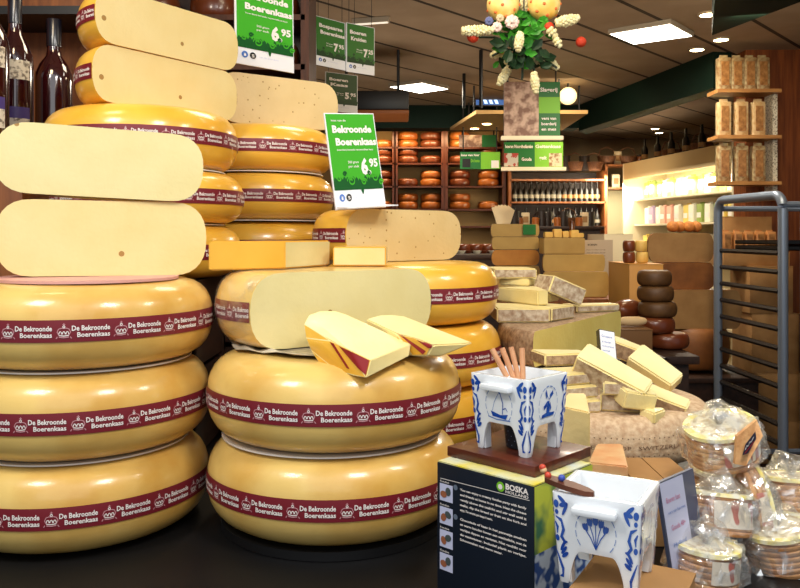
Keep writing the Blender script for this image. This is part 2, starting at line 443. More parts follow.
# red marked wedges
# generic wedge with red-marked rind:  world-space polyhedron given by points
def poly_obj(name, verts, faces, mis, mats, label, cat='cheese', bev=.003, group=None):
    c=Vector((sum(v[0] for v in verts)/len(verts), sum(v[1] for v in verts)/len(verts), min(v[2] for v in verts)))
    bm=bmesh.new(); vs=[bm.verts.new(Vector(v)-c) for v in verts]
    for f,m in zip(faces,mis):
        q=bm.faces.new([vs[i] for i in f]); q.material_index=m
    if bev: bmesh.ops.bevel(bm, geom=bm.edges[:], offset=bev, segments=3, affect='EDGES')
    o=obj(name,bm,mats); o.location=c; return tag(o,label,cat,group)
RPASTE = paste_mat('young_paste',(246,228,166),(240,218,148))
REDM = mat('red_wax_mark',(150,30,34),.4,coat=.4)
from mathutils.bvhtree import BVHTree
def red_wedge(pts, rind, floor_z, label, marks):
    """convex wedge of young cheese: pts (px,py,depth) in world space; rind = indices whose faces are rind"""
    W=[P(*p) for p in pts]; c=Vector((sum(w.x for w in W)/len(W),sum(w.y for w in W)/len(W),floor_z))
    bm=bmesh.new(); vs=[bm.verts.new(w-c) for w in W]; bm.verts.index_update()
    bmesh.ops.convex_hull(bm,input=bm.verts[:])
    dead=[v for v in bm.verts if not v.link_faces]; bmesh.ops.delete(bm,geom=dead,context='VERTS')
    rs=[W[i]-c for i in rind]
    for f in bm.faces: f.material_index = 0 if all(min((v.co-q).length for q in rs)<1e-5 for v in f.verts) else 1
    bmesh.ops.dissolve_limit(bm,angle_limit=math.radians(6),verts=bm.verts[:],edges=bm.edges[:],delimit={'MATERIAL'})
    bmesh.ops.bevel(bm,geom=bm.edges[:],offset=.0018,segments=2,affect='EDGES',clamp_overlap=True,material=1)
    bmesh.ops.recalc_face_normals(bm,faces=bm.faces[:])
    tree=BVHTree.FromBMesh(bm)
    o=obj('cheese_wedge',bm,[RIND,RPASTE],ang=40); o.location=c; tag(o,label,'cheese')
    bm=bmesh.new()
    for q in marks:
        n=8; g=[]
        for i in range(n+1):
            row=[]
            for j in range(n+1):
                s_,t_=i/n,j/n
                x=(q[0][0]*(1-s_)+q[1][0]*s_)*(1-t_)+(q[3][0]*(1-s_)+q[2][0]*s_)*t_
                y=(q[0][1]*(1-s_)+q[1][1]*s_)*(1-t_)+(q[3][1]*(1-s_)+q[2][1]*s_)*t_
                d=P(x,y,1.0).normalized(); h=tree.ray_cast(-c,d)
                row.append(bm.verts.new(h[0]+h[1]*.0007) if h[0] is not None else None)
            g.append(row)
        for i in range(n):
            for j in range(n):
                v=[g[i][j],g[i+1][j],g[i+1][j+1],g[i][j+1]]
                if all(v) and len(set(v))==4: bm.faces.new(v)
    obj('red_mark',bm,REDM,o,smooth='keep')
    return o
red_wedge([(304,324,1.12),(309,315,1.15),(320,311,1.17),(335,311,1.18),(347,315,1.18),(411,344,1.10),(371,360,1.035),(350,350,1.05),(331,341,1.075),(316,332,1.10),
   (366,378,1.03),(354,376,1.045),(337,371,1.065),(321,366,1.09),(311,350,1.10),(306,338,1.11),(409,356,1.09),(345,352,1.18),(325,352,1.18)],
   [0,6,7,8,9,10,11,12,13,14,15],zM+.0005,'cream cheese wedge with yellow rind and large red triangle, front one on middle wheel',
   [[(339,346),(369.5,360.5),(366,375),(358,368)],[(330,342),(334,343.5),(350,369),(347,368)]])
red_wedge([(366,319,1.17),(380,315,1.20),(392,315,1.21),(404,316,1.21),(474,343,1.13),(396,333,1.11),(415,338,1.095),(433,345,1.085),
   (427,356,1.09),(412,356,1.10),(398,353,1.12),(442,356,1.10),(390,350,1.21),(368,345,1.18)],
   [5,6,7,8,9,10],zM+.0005,'cream cheese wedge with red marks tapering to a tip, right one on middle wheel',
   [[(398,333.5),(403,336),(426,351),(423,354.5)],[(417,340),(432,345.5),(431,348),(428,348)]])

# ---- stack B (behind left)
BX,BY = PX(143,1.64),1.64
def crate(x0,x1,y0,y1,z0,z1,label,m=None,name='wooden_crate',cat='crate',slats=4,group=None):
    m = m or WOOD
    t=thing(name,label,cat,((x0+x1)/2,(y0+y1)/2,z0),group=group)
    w=x1-x0;d=y1-y0;h=z1-z0
    for sx in (-1,1):
        for sy in (-1,1):
            bm=bmesh.new(); box(bm,(sx*(w/2-.012),sy*(d/2-.012),h/2),(.024,.024,h)); obj('corner_post',bm,m,t,smooth=False)
    bm=bmesh.new(); g=h/slats
    for k in range(slats):
        for s in (-1,1):
            box(bm,(0,s*(d/2-.006),g*(k+.5)),(w,.01,g*.86)); box(bm,(s*(w/2-.006),0,g*(k+.5)),(.01,d,g*.86))
    obj('side_slats',bm,m,t,smooth=False)
    bm=bx(-w/2,w/2,-d/2,d/2,h-.012,h); obj('lid',bm,m,t,smooth=False)
    return t
crate(BX-.14,BX+.14,BY-.13,BY+.13,CT+.001,-.087,'wooden crate riser beneath the second left cheese stack',DARKW)
wheel(BX+.01,BY,-.085,'deep yellow cheese wheel half hidden behind the long cheese block',h=.104,rz=.3,R=.188)
sheet(BX,BY,.0195,'thin white disc beside the pale cut half, second left stack',.165)
wheel(BX+.015,BY,.0225,'deep yellow cheese wheel right of the smooth cream half, second left stack',h=.103,rz=.9,R=.188)
sheet(BX,BY,.126,'thin white disc under the topmost whole wheel of second left stack',.165)
wheel(BX,BY,.1285,'bright yellow wheel with maroon band topping the second left stack',h=.118,rz=.38,R=.19)
half(PX(92,1.47),1.47,PX(237,1.77),1.77,.249,'cut half cheese with tiny holes and a maroon label end, lower of top left pair',h=.108,paste=PASTE,rx=.045,phase=.0)
half(PX(95,1.47),1.47,PX(238,1.77),1.77,.3585,'cut half cheese at the very top left, above the other half',h=.105,paste=PASTE,rx=.045,phase=.1)
# ---- stack C
CX,CY = PX(257,2.0),2.0
crate(CX-.14,CX+.14,CY-.13,CY+.13,CT+.001,-.084,'wooden crate riser beneath the rear left cheese stack',DARKW)
wheel(CX,CY,-.082,'yellow cheese wheel glimpsed above the long cheese block, rear left stack',h=.114,rz=.2,R=.1905)
sheet(CX,CY,.0330,'thin white disc visible as a pale line in the rear left stack',.178)
wheel(CX,CY,.0360,'yellow cheese wheel with maroon band, middle of the rear left stack',h=.110,rz=.55,R=.1905)
sheet(CX,CY,.1470,'thin white disc under the top whole wheel of rear left stack',.165)
wheel(CX,CY,.1500,'yellow cheese wheel with maroon band directly left of the standing green sign',h=.110,rz=.1,R=.1905)
half(PX(218,1.84),1.84,PX(338,2.02),2.02,.262,'dull cream cut half with many tiny holes below the large green sign',h=.118,paste=PASTE3,rind=RINDP,band=False)
# ---- stack D + F
DX,DY = .017,1.70
wheel(DX,DY,CT+.003,'pale yellow cheese wheel, lowest of the stack behind the middle front wheels',h=.121,rz=.15)
wheel(DX+.006,DY,CT+.126,'yellow cheese wheel with maroon band just above the fork handles',h=.124,rz=.5)
wheel(DX,DY,CT+.252,'yellow cheese wheel with maroon band right of the wrapped half',h=.122,rz=.27)
half(PX(346,1.6),1.6,PX(461,1.80),1.80,-.0545,'cut half cheese with speckled face under the standing green sign',h=.108,paste=PASTE3,rind=RIND,phase=.05,R=.168)

# ------------------------------------------------------------ counter
bm=bmesh.new()
pts=[(-1.7,.6),(1.4,.6),(1.4,1.45),(.66,1.45),(.66,2.35),(-1.7,2.35)]
lo=[bm.verts.new((x,y,CT-.04)) for x,y in pts]; hi=[bm.verts.new((x,y,CT)) for x,y in pts]
bm.faces.new(lo); bm.faces.new(hi)
for i in range(6): bm.faces.new((lo[i],lo[(i+1)%6],hi[(i+1)%6],hi[i]))
ctr=thing('display_counter','black window display counter carrying all the front cheeses','counter',(0,0,-H))
o=obj('counter_top',bm,BLACK,ctr,smooth=False); o.location=(0,0,H)
bm=bx(-1.65,1.35,.65,1.4,0.002,H+CT-.04); bx(-1.65,.62,1.4,2.3,0.002,H+CT-.04,bm); obj('cabinet_base',bm,DARKW,ctr,smooth=False)

# ------------------------------------------------------------ wine bottles
GLASSR = mat('red_wine_glass',(46,8,14),.06,coat=1,spec=.8)
CAPM = mat('dark_capsule',(18,18,30),.3,coat=.5)
LABW = mat('paper_label',(214,206,186),.6,rgb2=(120,110,96),scale=120,lo=.5,hi=.62)
LABV = mat('violet_label_strip',(70,56,120),.5)
def bottle(x,y,z,label,h=.34,r=.038,name='wine_bottle',glass=None,group=None,lab=True,cap=None,seg=28,cat='bottle'):
    t=thing(name,label,cat,(x,y,z),group=group)
    bm=bmesh.new()
    lathe(bm,[(0,.004),(r*.8,0),(r,.006),(r,h*.55),(r*.97,h*.60),(r*.75,h*.67),(r*.42,h*.73),(r*.36,h*.78),(r*.36,h*.97),(0,h*.97)],seg)
    obj('bottle_body',bm,glass or GLASSR,t)
    bm=bmesh.new(); lathe(bm,[(r*.385,h*.80),(r*.40,h*.995),(r*.38,h),(0,h)],seg); obj('capsule',bm,cap or CAPM,t)
    if lab:
        for (z0,z1,m,nm) in ((h*.44,h*.56,LABW,'upper_label'),(h*.20,h*.27,LABV,'label_strip'),(h*.09,h*.20,LABW,'lower_label')):
            bm=bmesh.new(); n=16; rr=r+.0006
            vs=[[bm.verts.new((rr*math.cos(a),rr*math.sin(a),zz)) for zz in (z0,z1)] for a in [math.radians(-165+150*i/n) for i in range(n+1)]]
            for i in range(n): bm.faces.new((vs[i][0],vs[i+1][0],vs[i+1][1],vs[i][1]))
            obj(nm,bm,m,t,smooth='keep')
    return t
SHZ=.19
cab=thing('wooden_cabinet','brown wooden cabinet behind the left stack, carrying the wine bottles','cabinet',(-1.0,1.85,CT+.001))
hh=SHZ-CT-.001
bm=bx(-.26,.24,-.24,.27,0,hh,bev=.004); obj('cabinet_body',bm,WOOD,cab)
bm=bx(-.3,.255,.272,.30,0,1.25); obj('back_panel',bm,WOOD,cab,smooth=False)
bm=bx(-.3,.27,.09,.27,.965,.985); obj('shelf',bm,BLACK,cab,smooth=False)
bm=bx(-.3,-.27,-.2,.27,0,1.25); obj('side_panel',bm,WOOD,cab,smooth=False)
bottle(PX(-6,1.7),1.68,SHZ,'dark red wine bottle with printed labels at the left edge of frame',h=.36,r=.039)
bottle(PX(15,1.83),1.83,SHZ,'red wine bottle with violet and white labels, second from left edge',h=.365,r=.039)
bottle(PX(54,1.95),1.95,SHZ,'dark wine bottle with rounded shoulders right of the two labelled bottles',h=.335,r=.044,lab=False)
bm=bx(-.011,.011,-.002,.002,0,.03); 
o=obj('price_tag',bm,LABW,smooth=False); o.location=(PX(39,1.86),1.86,.19); tag(o,'small white shelf tag in front of the dark wine bottle','tag')
bm=bx(-.009,.009,-.0026,-.002,.004,.012)

# ------------------------------------------------------------ signs
def sign(name, BL, BR, TL, label, kind='price', t1='Bekroonde', t2='Boerenkaas', price=('6.','95'), hang=None, frame=True, g=None, gd=None, mid=True):
    O=BL; u=(BR-BL); v=(TL-BL); n=u.cross(v).normalized()
    if n.y>0: n=-n
    g=g or GREEN; gd=gd or GREEND
    base=(BL+BR)/2
    t=thing(name,label,'sign',base)
    def mk(off): return lambda x,y: tuple(O+u*x+v*y+n*off-base)
    bm=bmesh.new(); f0=mk(0); f1=mk(-.004)
    A=[bm.verts.new(f0(x,y)) for x,y in ((-.02,-.012),(1.02,-.012),(1.02,1.012),(-.02,1.012))]; B=[bm.verts.new(f1(x,y)) for x,y in ((-.02,-.012),(1.02,-.012),(1.02,1.012),(-.02,1.012))]
    bm.faces.new(A); bm.faces.new(B)
    for i in range(4): bm.faces.new((A[i],A[(i+1)%4],B[(i+1)%4],B[i]))
    obj('sign_panel',bm,WHITE,t,smooth=False)
    bm=bmesh.new(); fa=mk(.0006); fb=mk(.0012); fc=mk(.0018)
    rect2(bm,.0,1,.19,1,fa,0)
    # scroll meadow
    pts=[(0,.19),(1,.19),(1,.33)]
    rnd=random.Random(3)
    m=16
    for i in range(m): 
        pts.append((1-(i+.5)/m,.30+.05*rnd.random()-(.06 if i%2 else 0)))
    pts.append((0,.33))
    bmv=pts
    for i in range(m):
        x=(i+.5)/m; hgt=.10+.06*rnd.random()
        poly2(bm,[(x-.5/m-.004,.19),(x+.5/m+.004,.19),(x+.5/m+.004,.19+hgt*.8),(x,.19+hgt),(x-.5/m-.004,.19+hgt*.7)],fb,1)
    for cx,cy,r,s in ((.12,.31,.055,1),(.36,.28,.085,-1),(.62,.27,.06,1),(.86,.31,.075,-1),(.98,.26,.05,1),(.24,.36,.04,1),(.75,.36,.035,-1)):
        sp=[(cx+s*r*(1-.75*k/22)*math.cos(k*.42), cy+r*.62*(1-.75*k/22)*math.sin(k*.42)) for k in range(23)]
        stroke2(bm,sp,.017,fc,0 if cy<.33 else 1)
    if t1: text_fit(bm,t1,.10,.92 if len(t1)>7 else .7,.80,.075,fb,2,.045)
    if t2: text_fit(bm,t2,.14,.99 if len(t2)>7 else .7,.665,.075,fb,2,.045)
    if mid:
        text_fit(bm,'kaas van de',.10,.40,.92,.022,fb,2,.01)
        text_fit(bm,'boerderij bereide rauwmelkse kaas',.15,.90,.605,.02,fb,2,.01)
    text_fit(bm,'500 gram',.34,.56,.47,.026,fb,2,.01); text_fit(bm,'per stuk',.34,.56,.425,.026,fb,2,.01)
    text_fit(bm,price[0],.60,.80,.355,.16,fb,2,.05); text_fit(bm,price[1],.78,.96,.43,.085,fb,2,.04)
    ell2(bm,.13,.11,.055,.04,fb,3); ell2(bm,.27,.11,.055,.04,fb,4)
    text_fit(bm,'i',.11,.15,.09,.035,fc,2,.03); text_fit(bm,'S',.245,.295,.09,.035,fc,2,.02)
    text_fit(bm,'van de boerderij',.38,.72,.10,.018,fb,5,.0)
    poly2(bm,[(.54,.19),(.60,.19),(.585,.15),(.57,.135),(.555,.15)],fb,1)
    obj('printed_face',bm,[g,gd,WHITEP,BLUEL,BLACKM,LILAC],t,smooth='keep')
    if hang:
        for x in (.08,.92):
            bm=bmesh.new(); p=Vector(mk(-.002)(x,1.0)); tube(bm,[p,Vector((p.x,p.y,hang-base.z))],.0012,6); obj('hanging_wire',bm,BLACKM,t)
    return t
s=sign('standing_price_sign',P(337,209,1.60),P(385,206,1.66),P(325,114,1.63),'bright green 6.95 price sign standing on the speckled half cheese')
# clear foot and board
b0=P(337,209,1.60); b1=P(385,206,1.66); base=(b0+b1)/2
bm=bmesh.new()
fr=[b0+Vector((0,-.004,.0035)),b1+Vector((0,-.004,.0035)),b1+Vector((.028,-.045,.001)),b0+Vector((.024,-.05,.001))]
vs=[bm.verts.new(p-base) for p in fr]; vs2=[bm.verts.new(p-base-Vector((0,0,.002))) for p in fr]
bm.faces.new(vs); bm.faces.new(vs2)
for i in range(4): bm.faces.new((vs[i],vs[(i+1)%4],vs2[(i+1)%4],vs2[i]))
obj('sign_foot',bm,WHITE,s,smooth=False)
sign('standing_price_sign',P(237,62,1.84),P(293,72,1.96),P(236,-22,1.84),'large green 6.95 sign at the top, behind the two upper left halves')
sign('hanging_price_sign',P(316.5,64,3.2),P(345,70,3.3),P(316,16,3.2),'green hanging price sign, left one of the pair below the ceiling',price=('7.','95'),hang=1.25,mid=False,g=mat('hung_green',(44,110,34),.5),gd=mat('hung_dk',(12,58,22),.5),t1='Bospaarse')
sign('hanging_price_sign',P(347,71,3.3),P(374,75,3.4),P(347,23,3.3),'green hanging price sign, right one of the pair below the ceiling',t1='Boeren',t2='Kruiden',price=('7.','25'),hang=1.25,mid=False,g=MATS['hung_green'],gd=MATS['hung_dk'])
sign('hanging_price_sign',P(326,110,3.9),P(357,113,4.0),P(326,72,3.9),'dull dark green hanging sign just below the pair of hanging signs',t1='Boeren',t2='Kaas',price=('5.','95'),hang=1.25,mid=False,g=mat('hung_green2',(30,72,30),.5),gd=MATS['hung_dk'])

# ------------------------------------------------------------ left rear shelf with dark wheels
def board_shelf(x0,x1,y0,y1,z0,z1,zs,label,m,name='wooden_shelf_unit',back=None,posts=True,group=None,post_w=.03,cat='shelf'):
    t=thing(name,label,cat,((x0+x1)/2,(y0+y1)/2,z0),group=group); w=x1-x0; d=y1-y0; h=z1-z0
    if posts:
        for sx in (-1,1):
            bm=bx(sx*(w/2)-post_w/2,sx*(w/2)+post_w/2,-d/2,d/2,0,h); obj('side_panel',bm,m,t,smooth=False)
    for z in zs:
        bm=bx(-w/2,w/2,-d/2,d/2,z-z0-.02,z-z0); obj('shelf_board',bm,m,t,smooth=False)
    if back: bm=bx(-w/2,w/2,d/2-.01,d/2,0,h); obj('back_panel',bm,back,t,smooth=False)
    return t
BROWNR=mat('red_brown_wax',(124,64,32),.3,rgb2=(98,44,22),scale=8,coat=.4)
ORANGER=mat('orange_rind',(178,104,42),.3,rgb2=(150,78,28),scale=8,coat=.4)
zs=[.11,.28,.45,.62,.80]
board_shelf(-1.15,-.345,2.9,3.15,-H+.002,1.2,[-.4,-.05]+zs,'dark wooden wall shelf with brown wheels behind the left stacks',mat('umber_wood',(84,44,24),.6,rgb2=(60,30,16),scale=8,vec=(6,6,.8)),back=DARKW)
def small_wheel(x,y,z,r,h,m,label,group,name='small_cheese'):
    k=('s',round(r,3),round(h,3),m.name)
    if k not in _wc:
        bm=wheel_bm(r,h,min(r*.3,h*.45),32); _wc[k]=obj(name,bm,m); o=_wc[k]
    else:
        o=_wc[k].copy(); C.objects.link(o)
    o.location=(x,y,z); o['label']=label; o['category']='cheese'; o['group']=group
    return o
for i,z in enumerate(zs):
    if i in (4,): pass
    for j,x in enumerate((-.92,-.70,-.47)):
        small_wheel(x,3.02,z+.001,.09,.10,BROWNR,'red-brown wax cheese wheel on the dark shelf behind the upper left stack','brown wheels on the left rear shelf')
        if i in (1,3): pass

# ------------------------------------------------------------ alpine cheeses
def block(name,A,Bv,width,z0,h,label,mats,mis,tiltx=0,group=None,taper=1.0,bev=.003):
    """bar from A to B (xy), width back, with optional taper"""
    A=Vector((A[0],A[1],0)); B=Vector((Bv[0],Bv[1],0)); u=(B-A).normalized(); n=Vector((-u.y,u.x,0)); L=(B-A).length
    bm=bmesh.new(); w1=width; w2=width*taper
    pts=[(0,0),(L,0),(L,w2),(0,w1)]
    c=(L/2,width/2)
    lo=[bm.verts.new((x-c[0],y-c[1],0)) for x,y in pts]; hi=[bm.verts.new((x-c[0],y-c[1],h)) for x,y in pts]
    bm.faces.new(lo).material_index=mis[4]; bm.faces.new(hi).material_index=mis[5]
    for i in range(4):
        bm.faces.new((lo[i],lo[(i+1)%4],hi[(i+1)%4],hi[i])).material_index=mis[i]
    bmesh.ops.bevel(bm,geom=bm.edges[:],offset=bev,segments=2,affect='EDGES',material=1 if mats is RP else 0)
    o=obj(name,bm,mats); cc=A+u*c[0]+n*c[1]; o.location=(cc.x,cc.y,z0); o.rotation_euler=(tiltx,0,math.atan2(u.y,u.x))
    return tag(o,label,'cheese',group)
# big half (face seen)
half(PX(533,1.60),1.60,PX(621,2.06),2.06,-.266,'large alpine cheese segment with yellow cut face and brown rind, mid right',h=.072,paste=paste_mat('alpine_face',(238,218,128),(228,204,112)),rind=CRIND,band=False,rx=.012,R=.30,less=True)
crate(.25,.58,1.72,2.12,CT+.001,-.268,'wooden crate riser under the large alpine cheese segment',DARKW,slats=2)
zA=-.193
RP=[CRIND,CPASTE,CRINDP]
def pc(x0,x1,d0,d1,w,z,h,label,mis,taper=1.,tx=0,mats=None,name='cheese_wedge'):
    return block(name,(PX(x0,d0),d0),(PX(x1,d1),d1),w,z,h,label,mats or RP,mis,tx,taper=taper)
pc(497,550,1.76,1.76,.15,zA+.0005,.031,'flat alpine wedge with floury rind edge, left end on the large segment',(2,1,1,0,0,1),taper=.8)
pc(552,575,1.78,1.86,.10,zA+.0005,.030,'short alpine wedge with rind edge beside the flat left wedge',(2,1,1,0,0,1))
pc(577,620,1.98,2.03,.07,zA+.0005,.018,'thin alpine slice on the right end of the large segment',(2,1,1,0,0,1),taper=.6)
pc(497,538,1.95,1.82,.12,zA+.032,.034,'pale triangular alpine wedge, second layer of the pile',(1,1,1,0,0,1),taper=.25)
pc(499,529,2.0,1.97,.12,zA+.067,.018,'cream alpine slice under the topmost wedge',(1,1,1,0,0,1))
pc(494,537,1.97,1.98,.14,zA+.086,.024,'topmost alpine wedge with rind front on the pile behind the yellow wheel',(2,1,1,0,0,1),taper=.7)
pc(541,550,1.95,1.93,.06,zA+.032,.030,'tiny pale cheese cube between two alpine wedges',(1,1,1,1,1,1),taper=.6)
w=pc(547,583,1.90,1.93,.085,zA+.028,.042,'leaning alpine wedge with broad brown rind face, centre of pile',(2,1,1,2,2,1),taper=.5)
w.rotation_euler.y=math.radians(22); w.location.z+=.012

# round carved-rind wheel with wedges
RNDX,RNDY=PX(596,1.50),1.50
ROUND=mat('beige_pressed_rind',(214,188,154),.7,rgb2=(186,152,118),scale=110,bump=.5,bscale=120)
bm=wheel_bm(.205,.085,.03,96)
o=obj('round_cheese',bm,ROUND); o.location=(RNDX,RNDY,-.385); tag(o,'broad beige cheese wheel with dotted lettering on its rind, carrying the wedge pile','cheese')
DOTS=mat('burnt_dots',(104,74,54),.8)
bm=bmesh.new()
def fr(u,v):
    a=u/.205-PI/2; r=prof_x(.205,.085,.03,v-.0425)+.0008; return (r*math.cos(a),r*math.sin(a),v)
x=-.10; k=0
for word in ('GRUYERE','AOP','SWITZERLAND','GRUYERE','AOP'):
    L=len(word)*.0095; text_fit(bm,word,x,x+L,.036,.0065,fr,0,-.005); x+=L+.012
for i in range(60):
    for v in (.026,.055): ell2(bm,-.25+i*.009,v+random.uniform(-.001,.001),.0011,.0011,fr,0,n=6)
obj('rind_lettering',bm,DOTS,o,smooth='keep')
# carton under it
def carton(x0,x1,y0,y1,z0,z1,label,m=None,rz=0,group=None,name='cardboard_box'):
    w=x1-x0;d=y1-y0;h=z1-z0
    t=thing(name,label,'box',((x0+x1)/2,(y0+y1)/2,z0),rz,group)
    bm=bx(-w/2,w/2,-d/2,d/2,0,h-.003,bev=.002); obj('box_body',bm,m or CARD,t)
    bm=bx(-w/2-.001,-.001,-d/2-.001,d/2,h-.003,h); obj('flap',bm,m or CARD,t,smooth=False)
    bm=bx(.001,w/2+.001,-d/2-.001,d/2,h-.003,h); obj('flap',bm,m or CARD,t,smooth=False)
    return t
carton(RNDX-.12,RNDX+.12,RNDY-.10,RNDY+.14,CT+.001,-.386,'low cardboard box under the broad beige wheel')
carton(PX(628,1.16),PX(690,1.16)-.004,1.10,1.24,CT+.001,-.345,'small cardboard box between the second pot and the waffle packs',rz=.0)
zR=-.300
pc(552,602,1.325,1.35,.085,zR+.0005,.0215,'floury-rind wedge at the bottom of the pile behind the first pot',(2,1,1,0,0,1))
pc(546,600,1.33,1.37,.09,zR+.0225,.0210,'floury-rind wedge second from bottom behind the first pot',(2,1,1,0,0,1),taper=.8)
pc(548,597,1.34,1.38,.08,zR+.044,.0200,'floury-rind wedge third from bottom behind the first pot',(2,1,1,0,0,1),taper=.8)
pc(545,590,1.43,1.45,.07,zR+.0645,.022,'yellow-edged wedge on top of the floury wedges below the large segment',(0,1,1,0,0,1),taper=.6)
pc(603,640,1.345,1.33,.03,zR+.031,.022,'second grey-rind wedge stacked at the front of the round cheese',(2,1,1,0,0,1),taper=.5)
pc(600,650,1.36,1.34,.09,zR+.001,.030,'grey-rind wedge lying flat at the front of the round wheel',(2,1,1,0,0,1),taper=.5)
def slab(cpx,cpy,d,L,W,T,rx,ry,rz,label,mis=(0,0,0,0,1,0),taper=.8):
    bm=bmesh.new()
    pts=[(-L/2,-W/2),(L/2,-W/2*taper),(L/2,W/2*taper),(-L/2,W/2)]
    lo=[bm.verts.new((x,y,-T/2)) for x,y in pts]; hi=[bm.verts.new((x,y,T/2)) for x,y in pts]
    bm.faces.new(lo).material_index=0; bm.faces.new(hi).material_index=mis[4]
    for i in range(4): bm.faces.new((lo[i],lo[(i+1)%4],hi[(i+1)%4],hi[i])).material_index=mis[i]
    bmesh.ops.bevel(bm,geom=bm.edges[:],offset=.003,segments=2,affect='EDGES',material=1)
    o=obj('cheese_wedge',bm,RP); o.location=P(cpx,cpy,d); o.rotation_euler=(math.radians(rx),math.radians(ry),math.radians(rz))
    return tag(o,label,'cheese')
slab(612,376,1.37,.125,.050,.042,28,26,-28,'big pale wedge leaning diagonally across the pile, the largest bar',(2,1,1,1,1))
slab(655,369,1.52,.095,.050,.028,34,30,-40,'flat cream slice leaning on the right of the wedge pile',(1,1,1,1,1))
slab(627,351,1.60,.10,.045,.032,10,20,-12,'cream wedge behind the small price card',(0,1,1,1,1))
slab(653,396,1.40,.12,.045,.024,16,18,-26,'yellow wedge with brown rind on the right of the round wheel',(0,1,1,1,1))
slab(636,398,1.34,.06,.04,.03,10,10,10,'small pale cheese chunk at the front of the wedge pile',(1,1,1,1,1))
slab(674,414,1.40,.055,.035,.018,6,8,-10,'dark-rinded small wedge at the right edge of the round wheel',(0,0,0,0,0))
slab(655,415,1.33,.04,.035,.02,6,0,30,'little triangular cream tip beside the dark small wedge',(1,1,1,1,1),taper=.3)
# small price card
def card_sign(BL,BR,TL,label,face,side,lines,name='price_card',thick=.012,fx=.97):
    u=BR-BL; v=TL-BL; n=u.cross(v).normalized(); n = -n if n.y>0 else n
    base=(BL+BR)/2; t=thing(name,label,'sign',base)
    fn=lambda x,y,o_=0.: tuple(BL+u*x+v*y+n*o_-base)
    bm=bmesh.new()
    A=[bm.verts.new(fn(x,y)) for x,y in ((0,0),(1,0),(1,1),(0,1))]; B=[bm.verts.new(fn(x,y,-thick)) for x,y in ((0,0),(1,0),(1,1),(0,1))]
    bm.faces.new(A);bm.faces.new(B)
    for i in range(4): bm.faces.new((A[i],A[(i+1)%4],B[(i+1)%4],B[i]))
    obj('card_holder',bm,side,t,smooth=False)
    bm=bmesh.new(); f1=lambda x,y: fn(x,y,.0006); f2=lambda x,y: fn(x,y,.0012)
    rect2(bm,.02,fx,.01,.99,f1,0)
    for (txt,x0,x1,y,hh,mi) in lines: text_fit(bm,txt,x0,x1,y,hh,f2,mi,.0)
    obj('printed_card',bm,[face,BLUEL,mat('pink_ink',(200,110,150),.5),DSTEEL],t,smooth='keep')
    return t
card_sign(P(604,393,1.49),P(620,396,1.49),P(599,329,1.53),'small white price card with dark edge leaning before the large half',WHITE,NAVY,
  [('Gruyere',.12,.8,.88,.04,1),('grotgerijpt',.12,.7,.80,.025,1),('zwitserland',.12,.85,.73,.025,1),('rauwe melk',.12,.6,.66,.025,1)],thick=.02)
# orange cheese piece under board right
prism([(PX(588,1.12),1.12),(PX(628,1.10),1.10),(PX(630,1.18),1.22),(PX(600,1.2),1.22)],CT+.001,-.318,[mat('orange_paste',(222,160,110),.5,rgb2=(232,200,150),scale=24),PASTE],'cheese_block','orange-cream cheese block behind the second pot',[0,1,1,1,1,0])
prism([(PX(560,1.10),1.10),(PX(590,1.06),1.06),(PX(584,1.2),1.19),(PX(566,1.2),1.19)],CT+.001,-.235,[PASTE,RIND],'cheese_block','upright cream cheese wedge right of the first pot leg',[0,0,0,0,0,0])

# ------------------------------------------------------------ boxed fondue set
DLC=P(437,462,.944); 
bu=Vector((.72,-.694,0)); bv=Vector((.694,.72,0))      # front edge direction / side edge direction
def obox(name,O,w,d,z0,z1,m,parent=None,bev=.002):
    bm=bmesh.new()
    c=Vector((O[0],O[1],0))+bu*w/2+bv*d/2
    box(bm,(0,0,(z1-z0)/2),(w,d,z1-z0),bev=bev)
    o=obj(name,bm,m,parent); 
    if parent is None:
        o.location=(c.x,c.y,z0); o.rotation_euler=(0,0,math.atan2(bu.y,bu.x))
    return o,c
bw,bd=.137,.118
cB=Vector((DLC.x,DLC.y,0))+bu*bw/2+bv*bd/2
zBt=-.2675; hB=zBt-CT-.001
t=thing('fondue_set_box','navy printed gift box with yellow lid edge under the wooden board','box',(cB.x,cB.y,CT+.001),math.atan2(bu.y,bu.x))
bm=bx(-bw/2,bw/2,-bd/2,bd/2,0,hB,bev=.0015); obj('carton',bm,NAVY,t)
YEL=mat('lid_yellow',(222,204,60),.5,rgb2=(206,214,200),scale=18)
bm=bx(-bw/2+.001,bw/2-.001,-bd/2+.001,bd/2-.001,hB,hB+.0015); obj('lid',bm,YEL,t,smooth=False)
PICM=mat('side_photo',(190,200,70),.4,rgb2=(60,110,80),scale=26,detail=2,lo=.42,hi=.58)
PICB=mat('side_photo_blue',(190,206,226),.4,rgb2=(50,84,150),scale=70,detail=1,lo=.45,hi=.55)
bm=bmesh.new(); fs_=lambda y,z:(bw/2+.0006,y,z)
rect2(bm,-bd/2,bd/2,hB*.55,hB,fs_,0); rect2(bm,-bd/2,bd/2,0,hB*.55,fs_,1); obj('side_picture',bm,[PICM,PICB],t,smooth='keep')
bm=bmesh.new(); ff=lambda x,z:(x,-bd/2-.0005,z); f2=lambda x,z:(x,-bd/2-.001,z)
X=lambda f:-bw/2+f*bw
zz=lambda py:hB-(py-.0)*hB
stroke2(bm,[(X(.04),hB-.018),(X(.96),hB-.0155)],.0006,ff,0)
text_fit(bm,'BOSKA',X(.73),X(.95),hB-.0100,.0062,ff,0,.04)
text_fit(bm,'HOLLAND',X(.73),X(.95),hB-.0142,.0030,ff,0,.02)
ell2(bm,X(.68),hB-.0090,.0055,.0055,ff,1); ell2(bm,X(.68),hB-.0090,.003,.003,f2,0)
